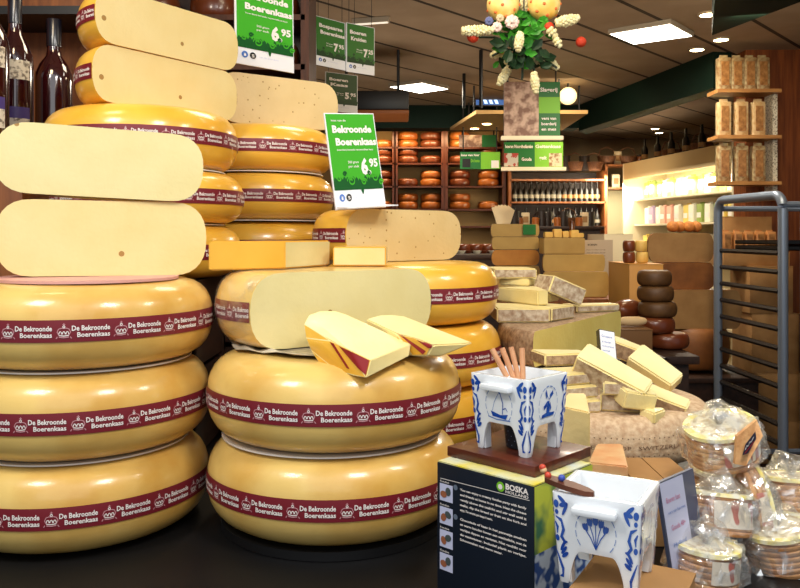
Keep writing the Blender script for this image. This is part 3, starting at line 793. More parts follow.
lines=['You can enjoy a creamy fondue party with family','and friends at home in no time. Heat the cheese','gently above the tealight and stir well until it','melts, dip the bread or fruit on the fork and','enjoy. The ceramic pot keeps it warm.']
for i,l in enumerate(lines): text_fit(bm,l,X(.26),X(.93 if i<4 else .6),hB-.026-.0058*i,.0026,ff,0,.03)
lines=['Chocolade of kaas in het pannetje smelten','en warm houden boven een waxinelicht, met de','vorkjes dippen en genieten. Niet geschikt voor','de vaatwasser. Inclusief plank en vorkjes.','Schoonmaken met warm water.']
for i,l in enumerate(lines): text_fit(bm,l,X(.26),X(.93 if i<4 else .7),hB-.060-.0058*i,.0026,ff,0,.03)
ell2(bm,X(.21),hB-.024,.0032,.0032,ff,3); ell2(bm,X(.21),hB-.058,.0032,.0032,ff,3)
for k in range(4):
    z1=hB-.0235-k*.027; text_fit(bm,'Fondue',X(.04),X(.14),z1+.0015,.0022,ff,0,.01); rect2(bm,X(.035),X(.18),z1-.020,z1,ff,2)
    ell2(bm,X(.08),z1-.012,.005,.004,f2,4,ang=k); ell2(bm,X(.13),z1-.008,.004,.005,f2,5,ang=k)
obj('box_print',bm,[WHITEP,GREENL,LILAC,STEEL,mat('photo_brown',(150,90,60),.5),mat('photo_grey',(70,80,80),.5)],t,smooth='keep')

# wooden board
DL=P(447,447,.962); brd=.126; brs=.118
cW=Vector((DL.x,DL.y,0))+bu*brd/2+bv*brs/2
bm=bmesh.new(); box(bm,(0,0,.006),(brd,brs,.012),bev=.0015)
o=obj('wooden_board',bm,DWOOD); o.location=(cW.x,cW.y,zBt+.002); o.rotation_euler=(0,0,math.atan2(bu.y,bu.x)); tag(o,'square red-brown wooden board under the footed blue and white pot','board')
zW=zBt+.0142

def delft_pot(cx,cy,z,rz,label,a=.084,h=.089,ship=True):
    t=thing('fondue_pot',label,'pot',(cx,cy,z),rz)
    # outer wall with arched feet
    def half_w(v): return a/2*(.86+.14*(v**.8))       # half width vs height fraction
    n=40; leg=.36; hl=.034/h
    def bottom(s):   # s in -1..1 along a face
        k=(1-abs(s))
        if k<=leg*.8: return 0.
        q=min(1,(k-leg*.8)/.34); return hl*math.sin(q*PI/2)**.8
    bm=bmesh.new(); cols=[]
    corners=[(-1,-1),(1,-1),(1,1),(-1,1)]
    per=[]
    for c in range(4):
        x0,y0=corners[c]; x1,y1=corners[(c+1)%4]
        for i in range(n):
            s=-1+2*i/n; f=i/n
            px_,py_=x0+(x1-x0)*f, y0+(y1-y0)*f
            # round corners
            rr=.10
            L=max(abs(px_),abs(py_)); 
            if abs(px_)>1-rr and abs(py_)>1-rr:
                dx=abs(px_)-(1-rr); dy=abs(py_)-(1-rr); q=math.hypot(dx,dy); 
                sc=rr/max(q,1e-6) if q>rr else 1
                px_=math.copysign(1-rr+dx*sc,px_); py_=math.copysign(1-rr+dy*sc,py_)
            per.append((px_,py_,s))
    N=len(per); rows=9
    for (x,y,s) in per:
        b=bottom(s); col=[]
        for j in range(rows+1):
            v=b+(1-b)*j/rows; w=half_w(v)
            # legs slim slightly inwards near foot
            col.append(bm.verts.new((x*w,y*w,v*h)))
        cols.append(col)
    for i in range(N):
        A=cols[i];B=cols[(i+1)%N]
        for j in range(rows): bm.faces.new((A[j],B[j],B[j+1],A[j+1]))
    o=obj('bowl_wall',bm,PORC,t,ang=40)
    so=o.modifiers.new('thick','SOLIDIFY'); so.thickness=.0055; so.offset=-1
    be=o.modifiers.new('soft','BEVEL'); be.width=.0015; be.segments=2; be.limit_method='ANGLE'
    w=half_w(hl+.05)-.003
    bm=bx(-w,w,-w,w,h*(hl+.02),h*(hl+.02)+.005); obj('bowl_floor',bm,PORC,t,smooth=False)
    # foot cores so that feet are solid
    for sx in (-1,1):
        for sy in (-1,1):
            bm=bmesh.new(); w0=half_w(0)-.002; w1=half_w(hl)-.002; s0=.0105; s1=.0125
            lo=[bm.verts.new((sx*(w0-p),sy*(w0-q),.0005)) for p,q in ((0,0),(s0,0),(s0,s0),(0,s0))]
            hi=[bm.verts.new((sx*(w1-p),sy*(w1-q),h*hl)) for p,q in ((0,0),(s1,0),(s1,s1),(0,s1))]
            bm.faces.new(lo);bm.faces.new(hi)
            for i in range(4): bm.faces.new((lo[i],lo[(i+1)%4],hi[(i+1)%4],hi[i]))
            obj('foot',bm,PORC,t,ang=40)
    # ledge handles on the left and right sides (local front face = -Y)
    for sy in (-1,1):
        w=half_w(.84); bm=bmesh.new(); box(bm,(0,sy*(w+.005),h*.86),(a*.50,.012,.0075),bev=.003); obj('handle',bm,PORC,t)
    # painting
    for face in range(4):
        bm=bmesh.new(); R_=Matrix.Rotation(face*PI/2,4,'Z')
        def fn(x,y):   # x in -1..1 , y 0..1
            w=half_w(y)+.0007; r=min(abs(x),1)
            back = .0
            if abs(x)>.90: back=(abs(x)-.90)**2*3.0*w
            return tuple(R_@Vector((max(-1,min(1,x))*w*.985,-w+back,y*h)))
        for s in (-1,1):
            E=lambda x,y,rx,ry,an=0,mi=0: ell2(bm,s*x,y,rx*1.2,ry*1.3,fn,mi,ang=s*an)
            E(.90,.88,.05,.035); 
            for k,an in ((0,.9),(1,.35),(2,-.25)): E(.76-.03*k,.93-.05*k,.085,.022,an-.5)
            E(.90,.79,.035,.022); 
            stroke2(bm,[(s*.93,.74),(s*.80,.70),(s*.76,.60),(s*.82,.52),(s*.74,.46),(s*.68,.47)],.075,fn,0,True)
            stroke2(bm,[(s*.95,.68),(s*.90,.62),(s*.92,.55)],.06,fn,0,True)
            E(.92,.50,.04,.028)
            for k in range(3): E(.80-.02*k,.42-.05*k,.075,.02,-.7+.2*k)
            stroke2(bm,[(s*.97,.36),(s*.90,.25),(s*.84,.16),(s*.86,.08),(s*.94,.07)],.065,fn,0,True)
        # dashed medallion outline
        for k in range(16):
            a0=2*PI*k/16; pts=arc(0,.62,.47,a0,a0+.28,3,.255)
            if min(p[1] for p in pts)>.42: stroke2(bm,pts,.015,fn,1)
        if (face%2==0)==ship:
            # sailing ship
            poly2(bm,[(-.30,.54),(-.24,.47),(.24,.45),(.32,.52),(.05,.50)],fn,0)
            stroke2(bm,[(.12,.51),(.14,.66),(.06,.78),(.0,.80)],.022,fn,0)
            stroke2(bm,[(-.24,.54),(-.16,.66),(0,.78)],.012,fn,1)
            stroke2(bm,[(-.4,.46),(-.1,.435),(.4,.44)],.016,fn,1); stroke2(bm,[(.14,.58),(.24,.60),(.3,.56)],.014,fn,0)
            for k in range(5): ell2(bm,-.3+.15*k,.835,.05,.008,fn,1,ang=.2)
        elif ship:
            # windmill
            poly2(bm,[(-.09,.50),(.09,.50),(.05,.68),(-.05,.68)],fn,0)
            poly2(bm,[(-.32,.47),(.30,.48),(.34,.52),(-.1,.53),(-.3,.51)],fn,0)
            for an in (.5,2.07,3.64,5.21):
                dx,dy=math.cos(an),math.sin(an)*.6
                stroke2(bm,[(dx*.03,.69+dy*.03),(dx*.27,.69+dy*.27)],.014,fn,0)
                stroke2(bm,[(dx*.10-dy*.05,.69+dy*.10+dx*.03),(dx*.26-dy*.05,.69+dy*.26+dx*.03)],.045,fn,0)
        else:
            # tulips
            for k,an in enumerate((-.9,-.45,0,.45,.9)):
                x=math.sin(an)*.30; y=.52+math.cos(an)*.20
                stroke2(bm,[(0,.44),(x*.5,.44+(y-.44)*.6),(x,y)],.018,fn,0)
                for q in (-.35,0,.35): ell2(bm,x+q*.10,y+.03,.028,.045,fn,0,ang=-q-an*.6)
        obj('painted_ornament',bm,[DBLUE,DBLUEL],t,smooth='keep')
    return t
pc_=cW+bu*.002-bv*.002
rzp=math.atan2(bu.y,bu.x)
delft_pot(pc_.x,pc_.y,zW,rzp,'blue and white footed pot with ship and windmill, standing on wooden board')
# candle cup beneath
CUP=mat('black_dotted_cup',(20,22,30),.4)
cup=thing('tealight_cup','small black dotted cup under the footed pot','cup',(pc_.x,pc_.y,zW))
bm=bmesh.new(); lathe(bm,[(0,.001),(.016,.001),(.019,.028),(.017,.028),(.015,.006),(0,.006)],28); obj('cup_body',bm,CUP,cup)
bm=bmesh.new()
for i in range(14):
    for j in range(4):
        a_=2*PI*i/14+(j%2)*.22; r_=.0166+.003*(j+1)/5+.0003; M=Matrix.Rotation(a_,4,'Z')
        ell2(bm,0,0,.0006,.0006,lambda x,y:tuple(M@Vector((r_,x,.005+.0055*j+y))),0,n=6)
obj('dots',bm,STEEL,cup,smooth='keep')
# fork handles in the pot
COPP=mat('beech_handle',(214,158,116),.45,rgb2=(196,134,92),scale=40)
for i,(bxp,byp,tx,ty) in enumerate(((507,377,492,349),(514,379,502,348),(519,380,511,347),(523,379,522,348))):
    b=P(bxp,byp,.957); tp=P(tx,ty,.965); low=Vector((pc_.x+.004*i-.012,pc_.y-.008,zW+.048))
    f=thing('fondue_fork',['leftmost','second from left','third from left','rightmost'][i]+' wooden-handled fork standing in the first pot','fork',tuple(low))
    bm=bmesh.new(); dirv=(tp-b); tube(bm,[b-low,b+dirv*.15-low,b+dirv*.9-low,tp-low],.0034,10); obj('handle',bm,COPP,f)
    bm=bmesh.new(); tube(bm,[Vector((0,0,0)),b-low],.0011,6); obj('prong',bm,STEEL,f)

# second pot on a carton
p2=Vector((.206,.792,0)); r2=math.atan2(-.040,.072)
carton(p2.x-.03,p2.x+.07,p2.y-.07,p2.y+.05,CT+.001,-.342,'plain cardboard box under the second blue and white pot',rz=r2)
delft_pot(p2.x+.002,p2.y+.012,-.3415,r2,'blue and white pot with painted tulips and pale inside, lower right',a=.087,h=.089,ship=False)
# wooden spoon-knife lying over rim
kn=thing('cheese_knife','small knife with brown wooden handle resting on the second pot rim','knife',tuple(P(547,478,.80)))
o0=P(547,478,.80); e=P(594,494,.772)
bm=bmesh.new(); dv=e-o0; sd=Vector((0,0,1)).cross(dv).normalized()
prof=[(0,.0035),(.12,.0045),(.5,.0055),(.85,.004),(1,.001)]
L=[];Rr=[];L2=[];R2=[]
for f_,w_ in prof:
    c=dv*f_; L.append(bm.verts.new(c+sd*w_*1.6+Vector((0,0,.002)))); Rr.append(bm.verts.new(c-sd*w_*1.6+Vector((0,0,.002)))); L2.append(bm.verts.new(c+sd*w_*1.6-Vector((0,0,.003)))); R2.append(bm.verts.new(c-sd*w_*1.6-Vector((0,0,.003))))
for i in range(4):
    bm.faces.new((L[i],L[i+1],Rr[i+1],Rr[i])); bm.faces.new((L2[i],R2[i],R2[i+1],L2[i+1])); bm.faces.new((L[i],L2[i],L2[i+1],L[i+1])); bm.faces.new((Rr[i],Rr[i+1],R2[i+1],R2[i]))
bm.faces.new((L[0],Rr[0],R2[0],L2[0])); bm.faces.new((L[-1],L2[-1],R2[-1],Rr[-1]))
obj('handle',bm,mat('walnut',(112,66,46),.4,rgb2=(88,48,32),scale=30),kn,ang=30)
for k,(m_,f_) in enumerate(((mat('bead_red',(200,70,50),.3),.02),(mat('bead_blue',(60,80,170),.3),.32),(mat('bead_cream',(226,190,140),.3),-.08),(MATS['bead_red'],-.1))):
    bm=bmesh.new(); ball(bm,dv*f_+Vector((0,0,.003+.002*k%2)),.0036,sub=2); obj('bead',bm,m_,kn)

# lilac card
card_sign(P(675,594,.96),P(708,572,1.03),P(658,483,.935),'lilac info card in a dark frame standing between second pot and waffle packs',LILAC,mat('card_frame',(78,84,108),.4),
  [('Boeren kaas',.12,.5,.80,.05,2),('vers van het mes',.12,.6,.70,.03,1),('Gouda 48+',.15,.55,.55,.05,2),('Holland',.15,.5,.40,.04,1)],thick=.004,fx=.66)

# ------------------------------------------------------------ waffle packs in film
WAF=mat('waffle',(216,166,112),.6,rgb2=(182,124,74),scale=60,bump=.4)
YLAB=mat('pack_yellow',(238,220,110),.5,rgb2=(240,236,214),scale=60)
STR=mat('pack_stripes',(232,222,204),.4,rgb2=(190,110,96),scale=50,lo=.52,hi=.56,vec=(1,1,.4),detail=2)
def bag(bm, rx, ry, rz_, crest=.02, seed=1, amp=.006):
    vs=bmesh.ops.create_icosphere(bm, subdivisions=4, radius=1)['verts']
    for v in vs:
        p=v.co.copy(); q=Vector((abs(p.x)**.75*math.copysign(1,p.x), abs(p.y)**.75*math.copysign(1,p.y), abs(p.z)**.6*math.copysign(1,p.z)))
        nn=noise.noise(p*3.2+Vector((seed*7,0,0)))*amp*1.6+noise.noise(p*9+Vector((seed*3,5,0)))*amp
        v.co=Vector((q.x*rx,q.y*ry,q.z*rz_))+p*nn
        if p.z>.86: v.co+=Vector((0,0,crest*(p.z-.86)*7))
def waffle_pack(px,py,d,rx,ry,rz,label,n=8,r=.043,seed=1,side=False,card=True):
    t=thing('waffle_pack',label,'waffle pack',tuple(P(px,py,d))); t.rotation_euler=(math.radians(rx),math.radians(ry),math.radians(rz))
    th=.0072
    bm=bmesh.new()
    for k in range(n):
        lathe(bm,[(0,k*th),(r*.97,k*th),(r,k*th+.002),(r,k*th+.005),(r*.97,k*th+.0066),(0,k*th+.0066)],28)
    bmesh.ops.translate(bm,verts=bm.verts[:],vec=(0,0,-n*th/2))
    obj('waffle_stack',bm,WAF,t)
    bm=bmesh.new(); lathe(bm,[(r*.80,n*th/2+.0008),(r*1.02,n*th/2+.001),(r*1.03,n*th/2-.004)],36); lathe(bm,[(0,n*th/2+.0006),(r*.80,n*th/2+.0008)],36,mi=1)
    obj('round_label',bm,[YLAB,mat('label_centre',(238,230,204),.4,rgb2=(204,186,150),scale=70,lo=.48,hi=.56)],t,smooth='keep')
    bm=bmesh.new(); lathe(bm,[(r*1.012,-n*th*.3),(r*1.012,n*th*.34)],36); 
    bmesh.ops.bisect_plane(bm,geom=bm.verts[:]+bm.edges[:]+bm.faces[:],plane_co=(-r*.25,0,0),plane_no=(-1,.3,0),clear_outer=True)
    obj('striped_wrapper',bm,STR,t,smooth='keep')
    bm=bmesh.new(); bag(bm,r*1.10,r*1.10,n*th/2*1.25+.004,.02,seed,.006)
    # gathered film crest
    for k in range(9):
        a=2*PI*k/9; tube(bm,[(0,0,n*th/2),(.006*math.cos(a),.006*math.sin(a),n*th/2+.010),(.014*math.cos(a),.014*math.sin(a),n*th/2+.018)],.0028,5,r1=.0045)
    obj('film_bag',bm,FILM,t,smooth=True,ang=28)
    return t
wp=waffle_pack(722,441,1.10,8,-14,10,'upper waffle pack in crinkled film, with a tilted card in front',n=7,r=.047,seed=1)
waffle_pack(719,513,1.04,-14,6,0,'round waffle pack with yellow ring top, at the front below the tilted pack',n=7,r=.040,seed=2)
waffle_pack(722,485,1.19,4,4,30,'waffle pack half hidden behind the yellow ring pack',n=6,r=.045,seed=3)
waffle_pack(752,500,1.08,10,80,6,'waffle pack standing on its edge between the film packs',n=3,r=.050,seed=4)
waffle_pack(792,494,1.12,-6,6,40,'waffle pack in film at the right edge of the frame',n=7,r=.046,seed=5)
waffle_pack(780,545,1.04,-10,-6,70,'waffle pack in film at the lower right corner',n=7,r=.044,seed=6)
waffle_pack(705,562,.98,0,5,20,'waffle pack lowest in frame just right of the info card',n=6,r=.040,seed=7)
waffle_pack(826,560,1.04,0,-4,20,'waffle pack cut off by the lower right corner',n=6,r=.040,seed=8)
# tilted card on upper pack
cB_=[P(744,462,1.04),P(762,436,1.05),P(741,446,1.03)]
t=thing('waffle_card','upright brown waffle card with a dark, white and red sticker','card',tuple(P(750,462,1.035)))
base=P(750,462,1.035)
bm=bmesh.new(); pts=[P(735,464,1.03),P(746,466,1.035),P(763,436,1.05),P(757,420,1.06),P(737,436,1.04)]
A=[bm.verts.new(p-base) for p in pts]; B=[bm.verts.new(p-base+Vector((0,.006,0))) for p in pts]
bm.faces.new(A);bm.faces.new(B)
for i in range(5): bm.faces.new((A[i],A[(i+1)%5],B[(i+1)%5],B[i]))
obj('waffle_sheet',bm,WAF,t,smooth=False)
bm=bmesh.new()
def q4(pp,mi): 
    f=bm.faces.new([bm.verts.new(p-base+Vector((0,-.0012,0))) for p in pp]); f.material_index=mi
q4([P(742,455,1.028),P(748,453,1.03),P(756,438,1.04),P(755,431,1.045),P(745,444,1.034)],0)
obj('sticker',bm,[mat('sticker_black',(24,22,40),.4)],t,smooth='keep')
bm=bmesh.new(); text=lambda x,y: tuple(P(744+x*10,451-x*13-y*5,1.027+.012*x)-base+Vector((0,-.0022,0)))
stroke2(bm,[(.05,.2),(.2,.6),(.35,.15),(.5,.6),(.65,.2),(.9,.55)],.14,text,0); rect2(bm,0,.9,-.55,-.25,text,1)
obj('sticker_print',bm,[WHITEP,REDM],t,smooth='keep')

# ------------------------------------------------------------ room
ZC=1.25
def wallbox(name,x0,x1,y0,y1,z0,z1,m): struct(name,bx(x0,x1,y0,y1,z0,z1),m)
WALLM=mat('cream_wall',(150,126,92),.8,rgb2=(136,112,80),scale=3)
FLOORM=mat('brown_floor_tile',(86,66,50),.5,rgb2=(70,52,40),scale=6)
wallbox('floor',-3.6,4.6,-.3,10.4,-H-.1,-H,FLOORM)
wallbox('ceiling',-3.6,4.6,.9,10.4,ZC,ZC+.1,ceiling_mat())
wallbox('wall_left',-3.7,-3.6,-.3,10.4,-H-.1,ZC+.1,WALLM)
wallbox('wall_right',4.6,4.7,-.3,10.4,-H-.1,ZC+.1,WALLM)
wallbox('wall_back',-3.6,4.6,10.4,10.5,-H-.1,ZC+.1,WALLM)
def beam(pts,z0,z1,name):
    bm=bmesh.new(); lo=[bm.verts.new((x,y,z0)) for x,y in pts]; hi=[bm.verts.new((x,y,z1)) for x,y in pts]
    bm.faces.new(lo);bm.faces.new(hi)
    for i in range(len(pts)): bm.faces.new((lo[i],lo[(i+1)%len(pts)],hi[(i+1)%len(pts)],hi[i]))
    struct(name,bm,BEAMG)
beam([(-3.6,7.7),(1.72,7.7),(1.72,7.95),(-3.6,7.95)],1.03,ZC,'trim_1')
beam([(1.72,7.7),(2.135,5.45),(2.27,5.48),(1.85,7.95)],1.00,ZC,'trim_2')
bm=bmesh.new()
beam([(1.54,3.95),(1.27,3.22),(1.75,2.0),(2.06,2.0)],.985,ZC-.001,'trim_3')

EM=lambda name,rgb,e: mat(name,rgb,.5,emis=e)
LAMP=EM('lamp_diffuser',(255,250,236),9)
LAMPW=EM('spot_bulb',(255,226,170),25)
def area(x,y,z,sx,sy,power,col=(1,.85,.65),rot=(0,0,0)):
    l=bpy.data.lights.new('area_lamp','AREA'); l.shape='RECTANGLE'; l.size=sx; l.size_y=sy; l.energy=power; l.color=col
    o=bpy.data.objects.new('area_lamp',l); C.objects.link(o); o.location=(x,y,z); o.rotation_euler=rot; return o
def panel(corners,label):
    c=sum((Vector(p) for p in corners),Vector())/4; t=thing('ceiling_light',label,'ceiling light',(c.x,c.y,ZC-.03))
    bm=bmesh.new(); 
    A=[bm.verts.new((Vector(p)-c)*1.05+Vector((0,0,.0))) for p in corners]; B=[bm.verts.new((Vector(p)-c)*1.05+Vector((0,0,.028))) for p in corners]
    bm.faces.new(A);bm.faces.new(B)
    for i in range(4): bm.faces.new((A[i],A[(i+1)%4],B[(i+1)%4],B[i]))
    obj('frame',bm,mat('lamp_frame',(150,140,124),.5),t,smooth=False)
    bm=bmesh.new(); bm.faces.new([bm.verts.new((Vector(p)-c)+Vector((0,0,-.002))) for p in corners]); obj('diffuser',bm,LAMP,t,smooth='keep')
def cz(px,py):
    d=(ZC-.03)*F/(HOR-py); return (PX(px,d),d,0)
panel([cz(610,34),cz(634,44),cz(692,36),cz(670,24)],'bright square ceiling light, the large one at upper right')
panel([cz(390,87),cz(420,93),cz(448,89),cz(422,83)],'bright square ceiling light, the small far one left of centre')
l=area(PX(650,4.95),4.95,ZC-.06,.5,.4,28,(1,.88,.7))
l=area(PX(420,6.6),6.6,ZC-.06,.5,.4,22,(1,.88,.7))
# slim strip
t=thing('strip_light','thin pale strip light on the ceiling above the pair of green signs','ceiling light',(PX(371,4.6),4.6,ZC-.03))
bm=bmesh.new(); box(bm,(0,0,.013),(.22,.03,.03),rz=-.25); obj('strip_body',bm,mat('strip',(180,168,150),.4),t,smooth=False)
bm=bmesh.new(); box(bm,(0,0,-.004),(.20,.02,.006),rz=-.25); obj('tube',bm,EM('strip_glow',(255,246,226),.7),t,smooth=False)
def spot(px,py,label,z=ZC,s=.045,group='round ceiling spots'):
    d=(z-.01)*F/(HOR-py)
    t=thing('ceiling_spot',label,'ceiling spot',(PX(px,d),d,z-.012),group=group)
    bm=bmesh.new(); lathe(bm,[(s,0),(s*1.25,.002),(s*1.25,.011),(0,.011)],20); obj('ring',bm,mat('spot_ring',(170,156,130),.4),t)
    bm=bmesh.new(); lathe(bm,[(0,.001),(s,.001)],20); obj('bulb',bm,LAMPW,t,smooth='keep')
for px,py,lb in ((708,15,'round spot beside the dark beam corner at top right'),(721,40,'small round spot just below the dark beam corner'),(697,50,'oval spot on the panels right of the big square light'),
    (602,127,'round spot on the far ceiling above the basket shelf'),(618,122,'tiny spot right of the one above the basket shelf'),(655,129,'left of two spots above the white cooler'),(659,133,'right of two spots above the white cooler')):
    spot(px,py,lb)
# hanging canopy over back counter
t=thing('lit_canopy','cream hanging canopy board with spots over the rear counter','canopy',(1.0,7.2,1.0))
bm=bmesh.new(); pts=[(PX(476,6.6)-1.0,-.6),(.55,-.6),(.55,.45),(PX(450,7.65)-1.0,.45)]
lo=[bm.verts.new((x,y,0)) for x,y in pts]; hi=[bm.verts.new((x,y,.03)) for x,y in pts]
bm.faces.new(lo);bm.faces.new(hi)
for i in range(4): bm.faces.new((lo[i],lo[(i+1)%4],hi[(i+1)%4],hi[i]))
obj('canopy_board',bm,mat('canopy_cream',(176,142,92),.7),t,smooth=False)
for x,y in ((-.38,-.5),(.5,-.5),(-.35,.35),(.5,.35)):
    bm=bmesh.new(); tube(bm,[(x,y,.03),(x,y,ZC-1.0)],.008,6); obj('suspension_rod',bm,BLACKM,t)
bm=bmesh.new()
for x,y in ((-.22,0),(-.3,.32),(.1,.1),(.35,.1)): lathe(bm,[(0,-.003),(.04,-.003)],14,M=Matrix.Translation((x,y,0)))
obj('canopy_spot',bm,LAMPW,t,smooth='keep')
# rods
for px,y0,y1,lb in ((464,75,108,'thin black rod hanging from the ceiling, left of pair'),(481,56,108,'longer black rod hanging from the ceiling, right of pair')):
    d=5.4 if px==481 else 6.2
    bm=bmesh.new(); tube(bm,[(0,0,0),(0,0,ZC-PZ(y1,d))],.013,8); o=obj('hanging_rod',bm,BLACKM); o.location=(PX(px,d),d,PZ(y1,d)); tag(o,lb,'rod')
# dark box with orange underside (left)
t=thing('hanging_fixture','dark hanging cabinet box with a warm lit underside, far left of the rear beam','hanging box',(PX(376,5.4),5.4,PZ(118,5.4)))
bm=bx(-.26,.22,-.2,.2,.0,.025,bev=.008); obj('lower_rim',bm,mat('rim_orange',(140,82,40),.5),t)
bm=bx(-.26,.22,-.2,.2,.026,.15,bev=.01); obj('dark_housing',bm,BLACKM,t)
for x in (-.2,.15):
    bm=bmesh.new(); tube(bm,[(x,0,.15),(x,0,ZC-PZ(118,5.4))],.01,6); obj('hanging_rod',bm,BLACKM,t)
# screen
t=thing('wall_screen','small blue glowing screen hanging at the rear beam','screen',(PX(490,7.4),7.4,PZ(106,7.4)))
bm=bx(-.14,.14,0,.05,0,.13,bev=.005); obj('casing',bm,BLACKM,t)
bm=bx(-.13,.13,-.002,0,.01,.12); obj('display',bm,EM('screen_blue',(50,90,150),1.0),t,smooth=False)
bm=bmesh.new()
for k in range(3): 
    vs=[bm.verts.new(p) for p in ((-.05+.05*k,-.004,.02),(-.02+.05*k,-.004,.02),(-.05+.05*k,-.004,.10),(-.08+.05*k,-.004,.10))]; bm.faces.new(vs)
obj('display_marks',bm,EM('screen_white',(190,220,255),1.5),t,smooth='keep')
bm=bmesh.new(); tube(bm,[(0,.025,.13),(0,.025,ZC-PZ(106,7.4))],.012,6); obj('bracket',bm,BLACKM,t)
# globe lamp
t=thing('globe_lamp','glowing cream globe lamp near the rear green beam','lamp',(PX(568,6.6),6.6,PZ(96,6.6)))
bm=bmesh.new(); ball(bm,(0,0,0),.072,sub=3); obj('globe',bm,EM('globe_glow',(255,226,160),1.6),t)
bm=bmesh.new(); tube(bm,[(0,0,.07),(0,0,ZC-PZ(96,6.6))],.008,6); obj('stem',bm,BLACKM,t)

# banners / posters over the counter
MEAT=mat('sausage_photo',(132,96,80),.5,rgb2=(206,176,156),scale=14,detail=2,lo=.42,hi=.58)
def banner(x0,x1,y0,y1,d,parts,label,ledge=True,hang=ZC):
    t=thing('hanging_banner',label,'banner',(PX((x0+x1)/2,d),d,PZ(y1,d)))
    X0=PX(x0,d)-t.location.x; X1=PX(x1,d)-t.location.x; Z1=PZ(y0,d)-PZ(y1,d)
    bm=bx(X0,X1,0,.02,0,Z1); obj('backing_board',bm,DARKW,t,smooth=False)
    bm=bmesh.new(); mats=[]
    for (a,b,c,dd,m) in parts:
        if m not in mats: mats.append(m)
        rect2(bm,X0+(X1-X0)*a,X0+(X1-X0)*b,Z1*c,Z1*dd,lambda x,y:(x,-.002-.001*len(mats),y),mats.index(m))
    obj('printed_face',bm,mats,t,smooth='keep')
    if ledge: bm=bx(X0-.02,X1+.02,-.03,.03,-.03,-.002); obj('pale_ledge',bm,EM('ledge_added_glow',(224,206,170),.35),t,smooth=False)  # pale metal ledge, no lamp; a faint glow is added in its material
    for x in (X0+.03,X1-.03):
        bm=bmesh.new(); tube(bm,[(x,.01,Z1),(x,.01,hang-t.location.z)],.006,6); obj('hanging_rod',bm,BLACKM,t)
    return t,X0,X1,Z1
def btext(t,items,y=-.006):
    bm=bmesh.new()
    for s_,x0,x1,z,h,mi in items: text_fit(bm,s_,x0,x1,z,h,lambda a,b:(a,y,b),mi,.03)
    obj('lettering',bm,[WHITEP,GREENL],t,smooth='keep')
t,X0,X1,Z1=banner(504,560,82,136,6.0,[(0,.62,0,1,MEAT),(.62,1,0,1,GREENM),(.62,1,.42,.72,GREENL)],'sausage photo and green poster hanging under the flower arrangement')
btext(t,[('Slagerij',X1-.15,X1-.02,Z1*.82,.03,0),('vers van',X1-.14,X1-.03,Z1*.3,.022,0),('boerderij',X1-.14,X1-.03,Z1*.2,.022,0),('en mes',X1-.14,X1-.03,Z1*.1,.022,0)])
t,X0,X1,Z1=banner(504,563,142,167,6.4,[(0,.52,0,1,GREENM),(.52,1,0,1,GREENL),(.0,.24,.02,.55,mat('berry_photo',(196,190,180),.5,rgb2=(170,60,50),scale=24,lo=.5,hi=.55)),(.76,.98,.02,.55,mat('cheese_photo',(214,204,170),.5,rgb2=(150,110,70),scale=24,lo=.5,hi=.6))],'green and lime banner board with two photos above the bottle shelf')
btext(t,[('boeren Noordhollandse',X0+.01,X0+.23,Z1*.76,.026,0),('Geitenkaas',X0+.25,X1-.02,Z1*.76,.026,0),('Gouda',X0+.14,X0+.22,Z1*.25,.026,0),('geit',X0+.28,X0+.34,Z1*.3,.03,0)])
t,X0,X1,Z1=banner(460,500,152,169,7.4,[(0,.52,0,1,GREENM),(.52,1,0,1,GREENL),(.06,.26,.1,.6,BLACKM),(.78,.97,.05,.5,WHITEP)],'smaller green banner board in front of the lit cheese shelves',ledge=False)
btext(t,[('kaas van hier',X0+.01,X0+.18,Z1*.76,.02,0),('De beste',X0+.1,X0+.18,Z1*.4,.03,1)])
t,X0,X1,Z1=banner(459,497,135,147,7.6,[(0,.6,0,1,MEAT),(.6,1,0,1,GREENM)],'sausage poster strip above the smaller green banner',ledge=False,hang=.995)

# ------------------------------------------------------------ back shelves with wheels
YB=9.2
LITB=mat('lit_cream_back',(196,160,104),.7)
bays=[(372,394),(396,443),(446,504)]
rows_y=[147,163,186,209,226]
zs=[PZ(y,YB) for y in rows_y]
names=['left','middle','right']
for bi,(a,b) in enumerate(bays):
    board_shelf(PX(a,YB),PX(b,YB),YB-.02,YB+.35,-H+.002,PZ(125,YB),zs,'wooden cheese shelving at the far wall, '+names[bi]+' bay',WOODR,back=LITB,post_w=.04)
    for ri,z in enumerate(zs[:4]):
        w=PX(b,YB)-PX(a,YB); nx=1 if bi==0 else 2
        for k in range(nx):
            x=PX(a,YB)+w*(k+.5)/nx
            for lev in range(2 if (ri+bi+k)%3 else 1):
                m=(ORANGER,BROWNR,BROWNR,ORANGER)[(ri+k)%4]
                small_wheel(x,YB+.13,z+.001+lev*.091,.125,.09,m,'waxed wheel on the %s bay of the far wall shelving, %s board'%(names[bi],('top','second','third','fourth')[ri]),'wheels on far shelving %s bay %s board'%(names[bi],('top','second','third','fourth')[ri]))
for x in (-.5,.0,.6): area(x,YB-.25,1.12,.5,.1,7,(1,.72,.38),(math.radians(25),0,0))
bm=None
for px in (420,434,452,470):
    t=thing('shelf_spot','small warm spot lamp above the far wheel shelving','spot lamp',(PX(px,9.0),9.0,PZ(128,9.0)),group='spot lamps above the far wheel shelving')
    b_=bmesh.new(); lathe(b_,[(0,0),(.035,0),(.02,.06),(0,.06)],14); obj('lamp_head',b_,BLACKM,t)
    b_=bmesh.new(); lathe(b_,[(0,-.002),(.033,-.002)],14); obj('bulb',b_,LAMPW,t,smooth='keep')
    b_=bmesh.new(); tube(b_,[(0,0,.06),(0,0,ZC-t.location.z)],.008,6); obj('stem',b_,BLACKM,t)

